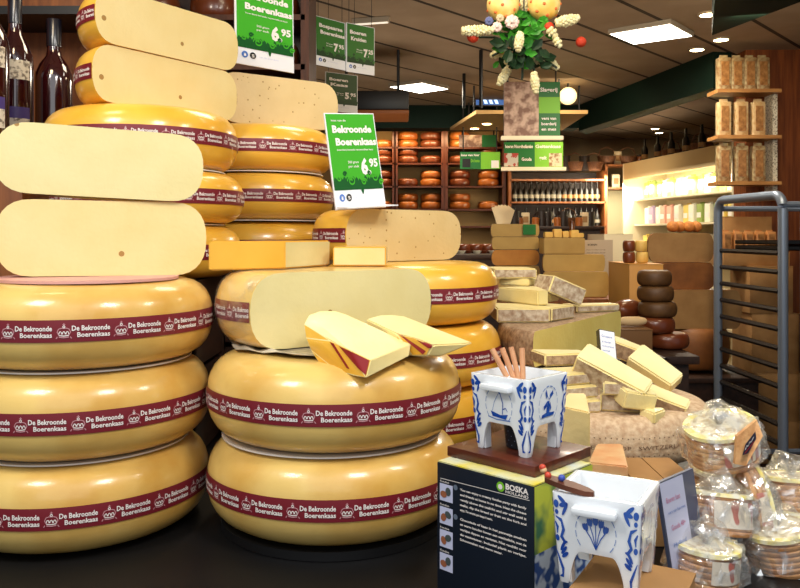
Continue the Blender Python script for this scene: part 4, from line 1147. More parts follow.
# bottle shelf
YS=9.1
S0,S1=PX(510,YS),PX(606,YS)
zs=[PZ(179,YS),PZ(201.5,YS),PZ(226,YS)]
board_shelf(S0,S1,YS,YS+.4,-H+.002,PZ(170,YS),zs+[-.6],'wooden bottle shelving at the far wall beneath the green banner',WOOD,back=DARKW)
BG=mat('dark_bottle_glass',(18,14,10),.3)
BL=mat('bottle_label_white',(130,126,112),.6)
def mini_bottle(x,y,z,h,r,g,label,group,lab=BL):
    k=('b',h,r,g.name,lab.name)
    if k not in _wc:
        o=thing('wine_bottle',label,'bottle',(0,0,0),group=group)
        bm=bmesh.new(); lathe(bm,[(0,0),(r,0),(r,h*.58),(r*.4,h*.72),(r*.36,h),(0,h)],14); obj('bottle_body',bm,g,o)
        bm=bmesh.new(); lathe(bm,[(r*1.02,h*.18),(r*1.02,h*.36)],14); obj('label',bm,lab,o)
        _wc[k]=o; o.location=(x,y,z); return o
    return dup(_wc[k],label,(x,y,z),group=group)
LAB2=mat('bottle_label_tan',(150,112,68),.6)
n=16
for i in range(n):
    x=S0+.07+(S1-S0-.14)*i/(n-1)
    mini_bottle(x,YS+.12,zs[1]+.001,.23,.032,BG,'dark bottle on the upper board of the far bottle shelving','bottles on the upper board of the far shelving',BL if i<9 else LAB2)
    if i%2==0 or i>5: mini_bottle(x,YS+.12,zs[2]+.001,.21,.034,BG,'dark bottle on the lower board of the far bottle shelving','bottles on the lower board of the far shelving',LAB2 if i%3 else BL)
area((S0+S1)/2,YS-.3,.62,.9,.1,7,(1,.75,.45),(math.radians(30),0,0))
# things on top of bottle shelf
TOPZ=PZ(170,YS)
JARS=[mat('basket_brown',(120,76,44),.7,rgb2=(84,50,28),scale=60),mat('jar_amber',(150,84,36),.3,coat=.5),mat('pack_cream',(206,186,150),.5),mat('tin_dark',(40,30,26),.4)]
def goods(x,y,z,kind,label,group,sc=1.):
    m=JARS[kind]
    k=('g',kind,sc)
    if k in _wc: return dup(_wc[k],label,(x,y,z),group=group)
    nm=('wicker_basket','preserve_jar','paper_packet','storage_tin')[kind]
    t=thing(nm,label,('basket','jar','packet','tin')[kind],(x,y,z),group=group)
    bm=bmesh.new()
    if kind==0:
        lathe(bm,[(0,0),(.08*sc,0),(.11*sc,.10*sc),(.10*sc,.10*sc),(.075*sc,.01*sc),(0,.01*sc)],20); obj('bowl',bm,m,t)
        bm=bmesh.new(); tube(bm,[(-.1*sc,0,.1*sc),(-.07*sc,0,.18*sc),(0,0,.21*sc),(.07*sc,0,.18*sc),(.1*sc,0,.1*sc)],.007*sc,6); obj('handle',bm,m,t)
    elif kind==1:
        lathe(bm,[(0,0),(.04*sc,0),(.042*sc,.09*sc),(.03*sc,.10*sc),(0,.10*sc)],18); obj('glass',bm,m,t)
        bm=bmesh.new(); lathe(bm,[(.033*sc,.1*sc),(.033*sc,.12*sc),(0,.12*sc)],18); obj('lid',bm,JARS[3],t)
    elif kind==2:
        box(bm,(0,0,.08*sc),(.09*sc,.05*sc,.16*sc),bev=.01*sc); obj('packet_body',bm,m,t)
        bm=bmesh.new(); box(bm,(0,-.026*sc,.08*sc),(.06*sc,.002,.07*sc)); obj('packet_label',bm,LAB2,t,smooth=False)
    else:
        lathe(bm,[(0,0),(.06*sc,0),(.06*sc,.15*sc),(0,.15*sc)],20); obj('tin_body',bm,m,t)
        bm=bmesh.new(); lathe(bm,[(.062*sc,.15*sc),(.062*sc,.17*sc),(0,.17*sc)],20); obj('lid',bm,m,t)
    _wc[k]=t; return t
for i in range(9):
    goods(S0+.1+(S1-S0-.2)*i/8,YS+.15,TOPZ+.001,(3,2,3,1,0,3,0,3,0)[i],'item on top of the far bottle shelving','goods on top of the far bottle shelving')

# cooler cabinet with lit shelves
COOLW=mat('cooler_white',(228,216,184),.5)
CA=Vector((2.52,9.0,0)); CBp=Vector((2.86,6.9,0)); cu=(CBp-CA).normalized(); cn=Vector((-cu.y,cu.x,0)); cn = cn if cn.x>0 else -cn
Lc=(CBp-CA).length
t=thing('chiller_cabinet','white open chiller cabinet with cream header and lit shelves at the right','cabinet',(CA.x,CA.y,-H+.002))
t.rotation_euler=(0,0,math.atan2(cu.y,cu.x))
dd=.55; sy=1 if (Matrix.Rotation(t.rotation_euler.z,3,'Z')@Vector((0,1,0))).dot(cn)>0 else -1
def cb(x0,x1,y0,y1,z0,z1,nm,m,**k): 
    return obj(nm,bx(x0,x1,sy*y0,sy*y1,z0+H,z1+H),m,t,smooth=False)
cb(0,Lc,0,.06,.62,.80,'header',mat('cooler_header',(196,170,120),.5))
cb(0,Lc,.06,dd,.76,.80,'roof_panel',COOLW); cb(0,Lc,dd-.03,dd,-1.44,.76,'back_panel',COOLW)
cb(-.03,0,0,dd,-1.44,.80,'end_panel',COOLW); cb(Lc,Lc+.03,0,dd,-1.44,.80,'end_panel',COOLW)
shz=[-.85,-.5,-.15,.12,.40]
for z in shz: cb(0.005,Lc-.005,.12,dd-.03,z-.02,z,'shelf_board',COOLW)
cb(0,Lc,0,dd,-1.44,-1.2,'plinth',COOLW)
cb(.05,Lc-.05,.08,.11,.70,.73,'tube_light',EM('cooler_tube',(255,250,225),12))
Rm=Matrix.Rotation(t.rotation_euler.z,4,'Z')
def cool(x,y,z): 
    v=Rm@Vector((x,sy*y,0)); return (CA.x+v.x,CA.y+v.y,z)
PK=[mat('pack_white',(236,232,214),.5),mat('pack_yell',(232,206,110),.5),mat('pack_lilac',(190,170,200),.5),mat('pack_green',(150,170,90),.5),mat('pack_pink',(224,170,150),.5)]
def packet(pos,w,d,h,m,label,group,rz=0,name='food_packet'):
    k=('p',w,d,h,m.name,name)
    if k in _wc: o=dup(_wc[k],label,pos,(0,0,rz),group); return o
    o=thing(name,label,'packet',pos,rz,group)
    bm=bx(-w/2,w/2,-d/2,d/2,0,h*.92,bev=min(w,d)*.15); obj('packet_body',bm,m,o)
    bm=bx(-w*.3,w*.3,-d*.1,d*.1,h*.9,h); obj('folded_top',bm,m,o,smooth=False)
    bm=bx(-w*.36,w*.36,-d/2-.003,-d/2,h*.25,h*.5) if name=='food_packet' else bx(-w*.3,w*.3,-d/2-.003,-d/2,h*.12,h*.80)
    obj('front_label',bm,WHITEP if name=='food_packet' else mat('pack_window',(120,76,38),.3,rgb2=(168,122,72),scale=30,coat=.6),o,smooth=False)
    _wc[k]=o; return o
rr=random.Random(5)
for si,(z,hh_) in enumerate(((.40,.20),(.12,.20),(-.15,.16))):
    for k in range(14):
        packet(cool(.12+k*.14,.22+.04*rr.random(),z+.001),.10,.08,hh_,PK[rr.choice([0,0,1,1,2,3,4])],'boxed dairy packet on the %s lit board of the white chiller'%(('top','middle','low')[si]),'dairy packets on the %s chiller board'%(('top','middle','low')[si]),t.rotation_euler.z-PI/2*0)
al=area(*cool(Lc/2,.16,.55),1.9,.06,22,(1,.93,.74),(0,0,t.rotation_euler.z))
al=area(*cool(Lc/2,-.25,.66),1.9,.2,14,(1,.9,.7),(0,0,t.rotation_euler.z))
# bottles and baskets on the chiller
for k in range(13):
    p=cool(.10+k*.15,.2+.08*(k%2),.801)
    if k%4==3: goods(p[0],p[1],p[2],0,'wicker basket standing on top of the white chiller cabinet','goods on top of the white chiller',1.0)
    else: mini_bottle(p[0],p[1],p[2],.27,.036,BG,'dark bottle standing on top of the white chiller cabinet','bottles on top of the white chiller',LAB2)
# cream door / lit panel left of chiller
struct('door_1',bx(PX(590,9.7),PX(640,9.7),9.66,9.7,-H+.001,PZ(187,9.7)),mat('cream_door',(226,214,170),.6))
area(PX(605,9.1),9.0,.55,.4,.3,14,(1,.92,.72),(math.radians(55),0,0))
# shelf above door with baskets
board_shelf(PX(600,9.6),PX(650,9.6),9.3,9.6,PZ(190,9.4),PZ(165,9.4),[PZ(165,9.4),PZ(188,9.4)],'wall shelf with baskets above the cream door',WOOD,group=None)
for i,(px,k) in enumerate(((607,0),(618,2),(628,0),(640,1))): goods(PX(px,9.4),9.42,PZ(165,9.4)+.001,k,'basket or packet on the wall shelf above the cream door','goods on the shelf above the cream door')
goods(PX(616,9.4),9.42,PZ(188,9.4)+.001,2,'cream packet under the wall shelf above the cream door','goods on the shelf above the cream door')

# ------------------------------------------------------------ island counter A and its cheeses
def table(x0,x1,y0,y1,z,label,m,skirt=True):
    t=thing('wooden_counter',label,'counter',((x0+x1)/2,(y0+y1)/2,-H+.002)); w=x1-x0;d=y1-y0;h=z+H-.002
    bm=bx(-w/2,w/2,-d/2,d/2,h-.03,h,bev=.004); obj('counter_top',bm,m,t)
    bm=bx(-w/2+.03,w/2-.03,-d/2+.03,d/2-.03,0,h-.03); obj('counter_base',bm,DARKW,t,smooth=False)
table(PX(470,4.3),1.12,3.9,5.6,-.312,'dark wooden counter in mid shop with stacks of alpine cheese',WOOD)
GRY=mat('gruyere_rind',(172,134,72),.6,rgb2=(134,98,50),scale=20,bump=.2)
GRYF=mat('gruyere_face',(188,156,90),.5,rgb2=(170,138,74),scale=6)
ORR=mat('orange_wheel_rind',(196,136,58),.4,rgb2=(170,108,42),scale=8)
def half2(x0,x1,y0,y1,d,label,m=GRY,f=GRYF,rx=.015,h=None):
    z0=PZ(y1,d); h=(y1-y0)/F*d
    return half(PX(x0,d),d,PX(x1,d),d+.02,z0,label,h=h,paste=f,rind=m,band=False,rx=rx)
half2(493,541,266,292.8,4.3,'brown cheese half at the bottom of the mid shop stack')
half2(492,540,250,265.5,4.3,'orange-rinded cheese half in the mid shop stack, below two pale ones',m=ORR,f=ORR,rx=.03)
half2(492,540,237,249.5,4.3,'tan cheese half second from the top of the mid shop stack')
half2(491,540,224,236.6,4.3,'tan cheese half on top of the mid shop stack, with a small green label')
o=obj('label_card',bx(.04,.11,-.012,-.008,.01,.065),GREENM,[x for x in C.objects if x.get('label','').startswith('tan cheese half on top')][0],smooth=False); o['label']='small dark green label card'
half2(543,610,272,297,4.0,'large tan cheese half low on the mid shop counter, right side')
pcB=lambda x0,x1,y0,y1,d,w,label,m=GRYF,r=GRY,mis=(0,0,0,0,1,0): block('cheese_block',(PX(x0,d),d),(PX(x1,d),d),w,PZ(y1,d),(y1-y0)/F*d,label,[m,r],mis)
YELB=mat('yellow_block',(232,196,110),.5,rgb2=(216,176,90),scale=20)
half2(543,606,254.5,271.5,4.1,'tan cheese half in the middle layer right of the mid shop stack')
pcB(544,585,238,254,4.15,.15,'tan cheese block with cut yellow pieces standing on it')
half2(560,612,0,0,4.1,'x') if False else None
for i,(a,b,c,dd_) in enumerate(((545,553,232,237.6),(554,562,229,237.6),(563,569,231,237.6),(571,579,230,237.6),(576,584,233,237.6))):
    pcB(a,b,c,dd_,4.2+.002*i,.05,('small yellow cheese cube leftmost on the tan block','taller yellow cheese cube second on the tan block','small yellow cube mid row on the tan block','yellow cheese cube fourth on the tan block','low yellow cube rightmost on the tan block')[i],m=YELB,r=YELB)
# pale bowls left (between F and the stack)
def bowl(x,y,z,r,m,label,group):
    k=('bowl',r,m.name)
    if k in _wc: o=_wc[k].copy(); C.objects.link(o)
    else:
        bm=bmesh.new(); lathe(bm,[(0,0),(r*.6,0),(r,r*.6),(r*.94,r*.6),(r*.55,r*.08),(0,r*.08)],20); o=obj('serving_bowl',bm,m); _wc[k]=o
    o.location=(x,y,z); o['label']=label; o['category']='bowl'; o['group']=group; return o
table(PX(455,5.9)-.2,PX(500,5.9)+.1,5.7,6.5,-.14,'dark rear counter with bowls left of the mid shop cheese stack',DARKW)
for i in range(5): bowl(PX(461+8*i,6.0),6.0+.1*(i%2)*1,-.139,.035,(PK[0],BROWNR)[i%2],'small serving bowl on the dark rear counter','serving bowls on the dark rear counter')
for i in range(3): small_wheel(PX(468+13*i,5.85),6.25,-.139+.0,.06,.07,BROWNR,'brown wheel at the back of the dark rear counter','brown wheels on the dark rear counter')
# paper bags bundle
t=thing('paper_bag_bundle','bundle of cream paper bags hanging beside the far bottle shelves','paper bags',(PX(504,7.0),7.0,PZ(226,7.0)))
for k in range(6):
    bm=bmesh.new(); a=(-.5+k*.2)
    vs=[(-.025,0,0),(.025,0,0),(.035,.0,.16),(-.035,.0,.19)]
    A=[bm.verts.new(Matrix.Rotation(a*.5,4,'Y')@Vector((x+.012*(k-2.5),y+.012*k,z))) for x,y,z in vs]; f=bm.faces.new(A)
    ex=bmesh.ops.extrude_face_region(bm,geom=[f]); bmesh.ops.translate(bm,verts=[v for v in ex['geom'] if isinstance(v,bmesh.types.BMVert)],vec=(0,.008,0))
    obj('paper_bag',bm,JARS[2],t,smooth=False)
table(PX(498,7.0),PX(600,7.0),6.85,7.6,PZ(226.3,7.0),'dark rear serving counter beneath the bottle shelves',DARKW)
for i in range(12):
    kx=(3,1,2,1,3,3,1,3,0,1,2,3)[i]
    goods(PX(513+7.2*i,7.2),7.15+.08*(i%3),PZ(226.3,7.0)+.001,kx,'jar or packet on the rear serving counter under the bottle shelves','goods on the rear serving counter',.8)
mini_bottle(PX(572,5.0),5.0,-.311,.40,.045,mat('brown_bottle',(92,52,22),.2,coat=.8),'brown bottle with square label behind the yellow cheese cubes','single brown bottle',LAB2)
# grey information panel
t=thing('notice_panel','grey printed notice panel standing on the mid shop counter','panel',(PX(597,4.3),4.3,-.3115))
bm=bx(-.09,.085,0,.008,0,.285); obj('panel_sheet',bm,mat('grey_notice',(186,168,146),.6),t,smooth=False)
bm=bmesh.new(); text_fit(bm,'BOEREN',-.05,.0,.255,.009,lambda a,b:(a,-.001,b),0,.02)
for k in range(6): text_fit(bm,'kaas uit eigen streek',-.055,.045,.23-.016*k,.005,lambda a,b:(a,-.001,b),0,.0)
obj('notice_text',bm,[DSTEEL],t,smooth='keep')
# white plinth right of it
carton(PX(598,4.6)+.01,PX(628,4.6),4.5,4.9,-H+.002,PZ(234,4.5),'tall cream pillar cabinet between the notice panel and the small cheese stack',COOLW,name='cream_pillar_cabinet')
for i,(y0,y1) in enumerate(((0,0),)):
    pass
# ------------------------------------------------------------ right middle: small dark cheeses on crate
carton(PX(623,3.6),PX(656,3.6),3.5,3.85,-H+.002,PZ(264,3.5),'tall tan cabinet behind the small dark cheese stack, carrying four little cheeses',mat('tan_cabinet',(206,148,72),.5),name='tan_cabinet')
zc=PZ(264,3.5)
for px,lv,m_,lb in ((629,0,BROWNR,'dark little cheese on the tan cabinet, left and lower'),(629,1,BROWNR,'dark little cheese on the tan cabinet, left and upper'),(642,0,YELB,'yellow little cheese on the tan cabinet, right and lower'),(641,1,YELB,'yellow little cheese on the tan cabinet, right and upper')):
    o=small_wheel(PX(px,3.62),3.62+.0*lv,zc+.001+.051*lv,.028,.05,m_,lb,'little cheeses on the tan cabinet')
table(PX(612,3.0),PX(690,3.0),2.9,3.4,-.44,'dark wooden table carrying the small dark cheese stack',DARKW)
BR2=mat('olive_brown_rind',(104,70,36),.5,rgb2=(78,50,24),scale=14)
lst=[('lowest','dark brown'),('second from bottom','brown'),('third','olive brown'),('fourth','olive brown'),('top','olive brown')]
ys=[(352,368,665),(330,350,652),(312,329,655),(295,311.5,653),(279,294.5,652)]
zb_=-.439
for i,(y0,y1,px) in enumerate(ys):
    h_=.060
    small_wheel(PX(px+4,3.1),3.12,zb_+i*.0605,.082-.004*i,h_,(BROWNR if i<2 else BR2),lst[i][1]+' small cheese, '+lst[i][0]+' of the small stack beside the big halves','small dark cheese stack')['group']='small dark cheese stack'
o=packet((PX(664,3.0),3.03,zb_+5*.0685-.03),.001,.001,.001,WHITE,'x','x') if False else None
bm=bmesh.new(); 
for k in range(13):
    pass
def loaf(x,y,z,L,r,m,label,rz=0,cat='bread',name='bread_loaf'):
    bm=bmesh.new(); pts=[];n=12
    prof=[(0,-L/2)]+[(r*math.sin(PI*(i+.5)/n)**.6,-L/2*math.cos(PI*(i+.5)/n)) for i in range(n)]+[(0,L/2)]
    lathe(bm,prof,20); 
    for v in bm.verts: v.co+=v.co.normalized()*noise.noise(v.co*40)*r*.12 if v.co.length>0 else Vector()
    bmesh.ops.transform(bm,matrix=Matrix.Rotation(PI/2,4,'Y'),verts=bm.verts[:])
    o=obj(name,bm,m); o.location=(x,y,z+r*1.02); o.rotation_euler=(0,0,rz); return tag(o,label,cat)
carton(PX(618,2.95),PX(650,2.95),2.92,3.05,-.439,PZ(327,3.0),'small brown box left of the small dark cheese stack',mat('brown_box',(112,76,40),.7))
loaf(PX(632,3.0),3.0,PZ(326,3.0),.11,.018,mat('bread_cream',(206,176,130),.7),'pale split bread on the small brown box',cat='bread')
loaf(PX(630,3.2),3.22,-.439,.14,.045,BROWNR,'glossy brown oval cheese behind the pale bread',rz=.5,cat='cheese',name='oval_cheese')
for o_ in [x for x in C.objects if x.name.startswith('oval_cheese')]: o_.location.z=PZ(311,3.2)
crate(PX(618,3.2),PX(642,3.2),3.16,3.28,-.439,PZ(311,3.2)-.047,'small dark crate under the oval brown cheese',DARKW,slats=2)

# big halves behind rack
table(1.45,2.195,4.8,5.5,-.86,'low dark platform under the big brown cheese stack',DARKW)
BIGR=mat('big_brown_rind',(134,84,40),.5,rgb2=(108,64,28),scale=10,bump=.2)
BIGF=mat('big_grey_brown_face',(158,122,76),.6,rgb2=(140,104,62),scale=8)
def hw(cx,w,y0,y1,d,label,m,f,full=False,rx=.05):
    z0=PZ(y1,d); h=(y1-y0)/F*d; x=PX(cx,d); r=w/F*d/2
    if full: 
        bm=wheel_bm(r,h,rx,48); o=obj('whole_cheese',bm,m); o.location=(x,d+r,z0); return tag(o,label,'cheese')
    return half(x-r,d,x+r,d,z0,label,h=h,paste=f,rind=m,band=False,rx=rx)
hw(704,78,329.5,372,4.9,'big brown cheese wheel at the bottom of the stack seen through the rack',BIGR,BIGF,full=True)
hw(705,74,290,329,4.95,'big grey-brown cheese half with rounded ends, second from bottom behind the rack',BIGR,BIGF)
hw(682,66,262.5,289.5,4.98,'big brown cheese half third from bottom beside the rack',BIGR,BIGR)
hw(681,66,233,262,5.0,'big tan cheese half on top of the tall stack beside the rack',BIGR,BIGF)
for i,(px,dy) in enumerate(((674,0),(682,.03),(690,0),(698,.02))): 
    loaf(PX(px,5.1),5.12+dy,PZ(232.5,5.06),.09,.036,mat('orange_crust',(190,124,58),.6,rgb2=(160,96,40),scale=60,bump=.5),('ribbed orange loaf leftmost','ribbed orange loaf second','ribbed orange loaf third','ribbed orange loaf rightmost')[i]+' on the tall brown stack',rz=PI/2)

# ------------------------------------------------------------ wood column with packet shelves
wallbox('wall_column',PX(746,5.4),3.6,5.4,5.6,-H,ZC,mat('column_wood',(142,78,36),.45,rgb2=(108,54,24),scale=6,vec=(8,8,.6)))
PKB=mat('crispbread_pack',(176,160,120),.4,rgb2=(128,92,54),scale=30,coat=.4)
PKC=mat('cream_bread_pack',(206,182,140),.4,rgb2=(176,140,90),scale=24,coat=.4)
t=thing('packet_shelf','wooden packet shelf unit on the mahogany column, above the rack','shelf',(PX(744,5.25),5.25,0))
X0=PX(713,5.25)-t.location.x; X1=PX(776,5.25)-t.location.x
for y in (90,136,182): obj('shelf_board',bx(X0,X1,-.08,.10,PZ(y+3,5.2),PZ(y-.5,5.2)),WOODL,t,smooth=False)
obj('bracket_strip',bx(X1-.03,X1,-.02,.10,PZ(200,5.2),PZ(92,5.2)),LABW,t,smooth=False)
for (y,yt,m,nn,lv) in ((90,55,PKB,4,'top'),(136,99,PKC,3,'middle'),(182,143,PKB,3,'lower')):
    hpk=(y-yt)/F*5.2
    for k in range(nn):
        pos=(t.location.x+X0+(.06+ (X1-X0-.08)*k/nn),5.23,PZ(y-.5,5.2)+.001)
        packet(pos,.084,.06,hpk,m,'crispbread packet on the %s board of the column shelf'%lv,'packets on the %s board of the column shelf'%lv,name='bread_packet')
# rack
t=thing('tray_rack','tall steel tray rack with rounded top on the right','rack',(1.95,4.45,-H+.002))
zt=PZ(195,4.1)+H
def post(x,y,h,nm='upright'): obj(nm,bx(x-.018,x+.018,y-.02,y+.02,.06,h),STEEL,t,smooth=False)
RX0=PX(718,4.8)-1.95; RX1=PX(783,4.1)-1.95
def uframe(xa,ya,xb,yb):
    r=.07; pts=[(xa,ya,.06),(xa,ya,zt-r)]
    for k in range(1,6):
        a=PI/2*k/6; f=(1-math.cos(a))*r; L_=math.hypot(xb-xa,yb-ya); pts.append((xa+(xb-xa)*f/L_, ya+(yb-ya)*f/L_, zt-r+r*math.sin(a)))
    L_=math.hypot(xb-xa,yb-ya)
    pts.append((xa+(xb-xa)*r/L_,ya+(yb-ya)*r/L_,zt)); pts.append((xb-(xb-xa)*r/L_,yb-(yb-ya)*r/L_,zt))
    for k in range(1,6):
        a=PI/2*k/6; f=(1-math.sin(a))*r; pts.append((xb-(xb-xa)*f/L_, yb-(yb-ya)*f/L_, zt-r+r*math.cos(a)))
    pts+= [(xb,yb,zt-r),(xb,yb,.06)]
    bm=bmesh.new(); tube(bm,pts,.025,12); return bm
obj('side_frame',uframe(RX0,.35,RX1,-.35),STEEL,t)
obj('side_frame',uframe(RX0+.52,.35,RX1+.52,-.35),STEEL,t)
for (x,y) in ((RX0,.35),(RX1,-.35)):
    for zq in (zt-.05,.15):
        bm=bmesh.new(); tube(bm,[(x,y,zq),(x+.52,y,zq)],.016,8); obj('cross_bar',bm,STEEL,t)
z=zt-.30
k=0
while z>.2:
    for xo in (0,.52):
        bm=bmesh.new(); tube(bm,[(RX0+xo+.012,.34,z),(RX1+xo-.012,-.34,z)],.015,6); obj('tray_rail',bm,DSTEEL,t)
    z-=.098; k+=1
for (x,y) in ((RX0,.35),(RX1,-.35),(RX0+.52,.35),(RX1+.52,-.35)):
    bm=bmesh.new(); lathe(bm,[(0,-.015),(.03,-.015),(.03,.015),(0,.015)],16); bmesh.ops.transform(bm,matrix=Matrix.Translation((x,y,.031))@Matrix.Rotation(PI/2,4,'X'),verts=bm.verts[:]); obj('castor',bm,BLACKM,t)
# trays in the top of the rack
for i in range(2):
    bm=bmesh.new(); w_=.46
    bx(.04,.04+w_,-.30,.30,0,.006,bm); 
    for (a,b,c,d_) in ((.04,.046,-.30,.30),(.04+w_-.006,.04+w_,-.30,.30),(.04,.04+w_,-.30,-.294),(.04,.04+w_,.294,.30)): bx(a,b,c,d_,0,.022,bm)
    o=obj('baking_tray',bm,BLACKM,smooth=False); o.location=(1.95+.0,4.45,-H+.002+zt-.30+.011+i*.03+.0); tag(o,('lower','upper')[i]+' black baking tray resting near the top of the steel rack','tray')
# cardboard boxes behind rack
BREADM=mat('bread_bag',(196,140,84),.4,rgb2=(170,108,56),scale=20,coat=.5)
carton(PX(747,5.1),PX(800,5.1),5.06,5.36,-H+.002,PZ(420,5.1),'large cardboard box on the floor behind the rack',rz=0)
carton(PX(748,5.1),PX(797,5.1),5.06,5.36,PZ(420,5.1)+.001,PZ(372,5.1),'second cardboard box up behind the rack')
carton(PX(749,5.1),PX(796,5.1),5.06,5.36,PZ(372,5.1)+.001,PZ(313,5.1),'third cardboard box up behind the rack, right of the brown wheels')
carton(PX(747,5.1),PX(790,5.1),5.06,5.36,PZ(313,5.1)+.001,PZ(266,5.1),'fourth cardboard box up behind the rack rails')
carton(PX(724,5.1),PX(790,5.1),5.10,5.36,PZ(266,5.1)+.001,PZ(252,5.1),'flat cardboard box under the bread packets behind the rack')
for k in range(5):
    packet((PX(728+11*k,5.14),5.18,PZ(252,5.1)+.001),.06,.08,.14,BREADM,'glossy bread packet on the flat box behind the rack','bread packets behind the rack',name='bread_packet')
carton(PX(736,5.1),PX(785,5.1),5.28,5.38,PZ(252,5.1)+.001,PZ(216,5.1),'upright cardboard box behind the bread packets with a pale label')
# right wall area beyond rack
table(2.55,3.4,4.3,5.0,-.62,'dark wooden sideboard right of the rack',WOODR)
for i in range(3): loaf(2.62+.0*i,4.45+.16*i,-.619,.2,.06,mat('gold_foil',(206,150,60),.25,metal=.6,rgb2=(230,190,110),scale=40,bump=.6),('nearest','middle','farthest')[i]+' gold-wrapped loaf on the sideboard right of the rack',cat='packet',name='wrapped_loaf')

# shelf block under rack, dark
# ------------------------------------------------------------ hanging flower arrangement
FD=2.6
fo=P(522,50,FD)
t=thing('hanging_bouquet','hanging spring bouquet of white hyacinths, green leaves and decorated eggs','flower arrangement',tuple(fo))
WFLO=mat('white_petals',(240,232,190),.6,rgb2=(226,210,150),scale=80)
LEAF=mat('leaf_green',(70,160,40),.45,rgb2=(30,100,24),scale=20)
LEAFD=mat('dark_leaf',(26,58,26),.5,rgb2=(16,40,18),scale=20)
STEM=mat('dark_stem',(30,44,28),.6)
REDF=mat('red_pompon',(206,60,30),.6,bump=.8,bscale=200)
PINKF=mat('pink_petals',(236,206,196),.6)
EGG=mat('egg_yellow',(236,190,80),.4,rgb2=(248,224,150),scale=14)
EGD=mat('egg_orange_dots',(236,120,60),.4)
def rel(px,py,dy=0): return P(px,py,FD+dy)-fo
def spike(p,q,r,m,name='hyacinth_spike',seed=0):
    rnd=random.Random(seed+11); bm=bmesh.new(); d=q-p; L=d.length; ax=d.normalized(); a=ax.orthogonal().normalized(); b=ax.cross(a)
    n=int(L/.0085)
    for i in range(n+1):
        f=i/max(n,1); rr=r*(math.sin(PI*min(1,max(.12,f*.86+.1)))**.5)
        for k in range(7):
            an=2*PI*k/7+i*.45; c=p+d*f+(a*math.cos(an)+b*math.sin(an))*rr*.75
            ball(bm,c,.0062*(.8+.5*rnd.random()),sub=1,s=(1,1,1.15))
    tube(bm,[p,q],r*.5,6)
    o=obj(name,bm,m,t)
S=[((512,18),(462,30)),((530,60),(553,10+60)) ,((524,34),(579,19)),((506,70),(496,82)),((518,28),(520,46)),((498,50),(490,62)),((545,40),(560,46)),((514,-2),(530,16)),((538,26),(562,30)),((530,56),(541,60)),((534,70),(536,92))]
sp=[((463,31),(492,30),.016),((544,57),(557,68),.014),((557,23),(578,18),.017),((509,68),(499,84),.014),((520,34),(518,50),.014),((505,50),(492,56),.014),((550,30),(555,36),.016),((524,-4),(526,12),.014),((556,40),(560,46),.012),((532,58),(540,62),.012),((534,74),(536,92),.012),((511,58),(506,62),.01)]
for i,(p0,p1,r) in enumerate(sp): spike(rel(*p0,(.03 if i%2 else -.06)),rel(*p1,(.03 if i%2 else -.06)),r*1.0,WFLO,seed=i)
for i,(p0,p1) in enumerate((((492,30),(518,45)),((557,68),(530,55)),((557,23),(530,42)),((509,68),(522,52)),((536,74),(526,56)),((492,56),(515,50)),((585,42),(540,42)),((474,37),(515,44)),((522,80),(524,50)))):
    bm=bmesh.new(); a_=rel(*p0); b_=rel(*p1); mid=(a_+b_)/2+Vector((0,0,.01)); tube(bm,[a_,mid,b_],.0025 if i in (6,) else .004,6); obj('stem',bm,STEM if i not in (6,) else DSTEEL,t)
rnd=random.Random(9)
bm=bmesh.new(); bm2=bmesh.new()
for i in range(130):
    px=rnd.gauss(522,15); py=rnd.uniform(14,66); px=min(max(px,496),550)
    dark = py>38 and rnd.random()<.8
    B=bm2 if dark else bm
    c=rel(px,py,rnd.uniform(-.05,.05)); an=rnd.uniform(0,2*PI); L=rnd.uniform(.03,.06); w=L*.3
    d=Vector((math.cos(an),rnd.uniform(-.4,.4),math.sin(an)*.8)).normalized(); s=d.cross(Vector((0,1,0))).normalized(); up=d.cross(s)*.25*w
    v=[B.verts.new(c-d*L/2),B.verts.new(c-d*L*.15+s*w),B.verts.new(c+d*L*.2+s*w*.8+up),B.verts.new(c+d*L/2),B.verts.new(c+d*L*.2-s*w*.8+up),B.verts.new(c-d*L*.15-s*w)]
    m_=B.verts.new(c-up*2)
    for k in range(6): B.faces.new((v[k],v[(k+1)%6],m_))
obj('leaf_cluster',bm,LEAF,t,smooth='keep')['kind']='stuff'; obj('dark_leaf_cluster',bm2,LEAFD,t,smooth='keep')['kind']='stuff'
for px,py,r in ((473,37,.019),(549,27,.016),(581,42,.017)):
    bm=bmesh.new(); ball(bm,rel(px,py,-.04),r,sub=3); obj('red_flower_ball',bm,REDF,t)
for px,py,r,m in ((512,22,.025,PINKF),(497,27,.018,PINKF),(489,21,.015,mat('blue_bloom',(96,104,150),.6)),(500,18,.014,JARS[2])):
    bm=bmesh.new()
    for k in range(9):
        a_=2*PI*k/8; c=rel(px,py,-.05)+(Vector((math.cos(a_),0,math.sin(a_)))*r*.55 if k<8 else Vector((0,-r*.3,0))); ball(bm,c,r*.45,sub=1)
    obj('blossom',bm,m,t)
for px,py in ((503,5),(544,4)):
    bm=bmesh.new(); c=rel(px,py,-.02); ball(bm,c,.053,s=(1,.8,1.02),sub=3)
    e_=obj('decorated_egg',bm,EGG,t)
    bm=bmesh.new()
    for k in range(26):
        a_=k*2.4; zz_=1-2*(k+.5)/26; r_=math.sqrt(1-zz_*zz_); n_=Vector((r_*math.cos(a_),r_*math.sin(a_)*.8,zz_*1.02)); ball(bm,c+n_*.0505,.0065,sub=1)
    obj('egg_dots',bm,EGD,e_)
bm=bmesh.new(); tube(bm,[rel(524,45),Vector((rel(524,45).x,0,ZC-fo.z))],.0025,6); obj('hanging_cord',bm,BLACKM,t)

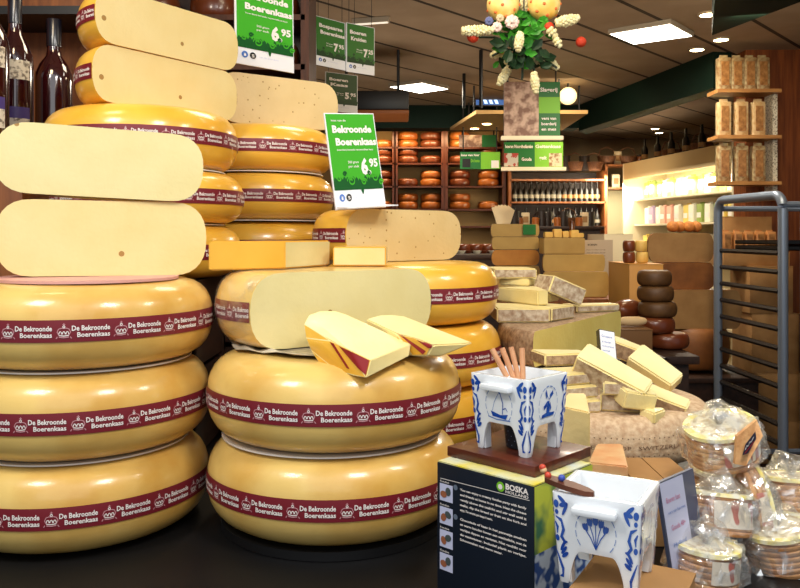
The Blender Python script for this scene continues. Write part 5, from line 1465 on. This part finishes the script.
# ------------------------------------------------------------ lights
W=bpy.data.worlds.new('World'); SC.world=W; W.use_nodes=True
bgn=W.node_tree.nodes['Background']; bgn.inputs[0].default_value=(.86,.93,1,1); bgn.inputs[1].default_value=.36
def lamp(x,y,z,size,power,col,tgt,sy=None):
    o=area(x,y,z,size,sy or size,power,col); d=Vector(tgt)-Vector((x,y,z)); o.rotation_euler=d.to_track_quat('-Z','Y').to_euler(); return o
lamp(-.9,.35,1.0,.35,12,(1,.95,.86),(-.4,1.3,-.1))
lamp(.45,.30,1.05,.35,15,(1,.96,.9),(.2,1.4,-.25))
lamp(1.0,1.0,.9,.25,7,(1,.93,.8),(.45,1.8,-.25))  # added lamp, brightens the cut face of the alpine segment
lamp(-.2,-.6,.9,1.6,11,(.95,.98,1),(-.1,1.4,-.1))
lamp(.0,2.3,1.2,.5,10,(1,.85,.6),(-.1,1.9,0))
lamp(1.1,3.4,1.1,.5,11,(1,.78,.48),(1.0,4.3,-.3))  # warm lamp added to brighten the mid shop counter
lamp(1.5,2.4,1.1,.3,7,(1,.78,.5),(1.15,3.2,-.3))  # added warm lamp, lifts the small cheese table and cabinet
lamp(1.2,6.3,1.2,.6,14,(1,.78,.5),(1.2,7.2,-.3))
lamp(1.7,3.6,1.1,.4,11,(1,.80,.55),(2.2,5.3,.2))  # added lamp, aimed to brighten the wood column
lamp(-.75,1.2,.9,.2,3,(1,.75,.45),(-.95,2.0,.4))  # small warm lamp added to brighten the bottle cabinet
lamp(.4,1.9,1.0,.3,3.5,(1,.95,.8),(.35,2.6,.6))  # added lamp that brightens the hanging bouquet
lamp(0,5,-.6,1.6,20,(1,.82,.62),(.3,5.6,1.2))  # unseen uplight, added to brighten the ceiling panels
lamp(2,8.2,.2,.8,12,(1,.82,.6),(2,8.8,1.2))  # second added uplight, brightens the rear ceiling

# ------------------------------------------------------------ camera
cd=bpy.data.cameras.new('Camera'); cam=bpy.data.objects.new('Camera',cd); C.objects.link(cam); SC.camera=cam
cd.sensor_width=36; cd.lens=36*F/800; cd.sensor_fit='HORIZONTAL'; cd.shift_y=-(294-HOR)/800
cam.location=(0,0,0); cam.rotation_euler=(PI/2,0,0); cd.clip_start=.05
for o in C.objects:
    if o.parent is None: o.location.z += H
# one label per copied film disc etc.
SC.view_settings.view_transform='Standard'; SC.view_settings.look='None'; SC.view_settings.gamma=1; SC.view_settings.exposure=.0
SC.view_settings.use_curve_mapping=False
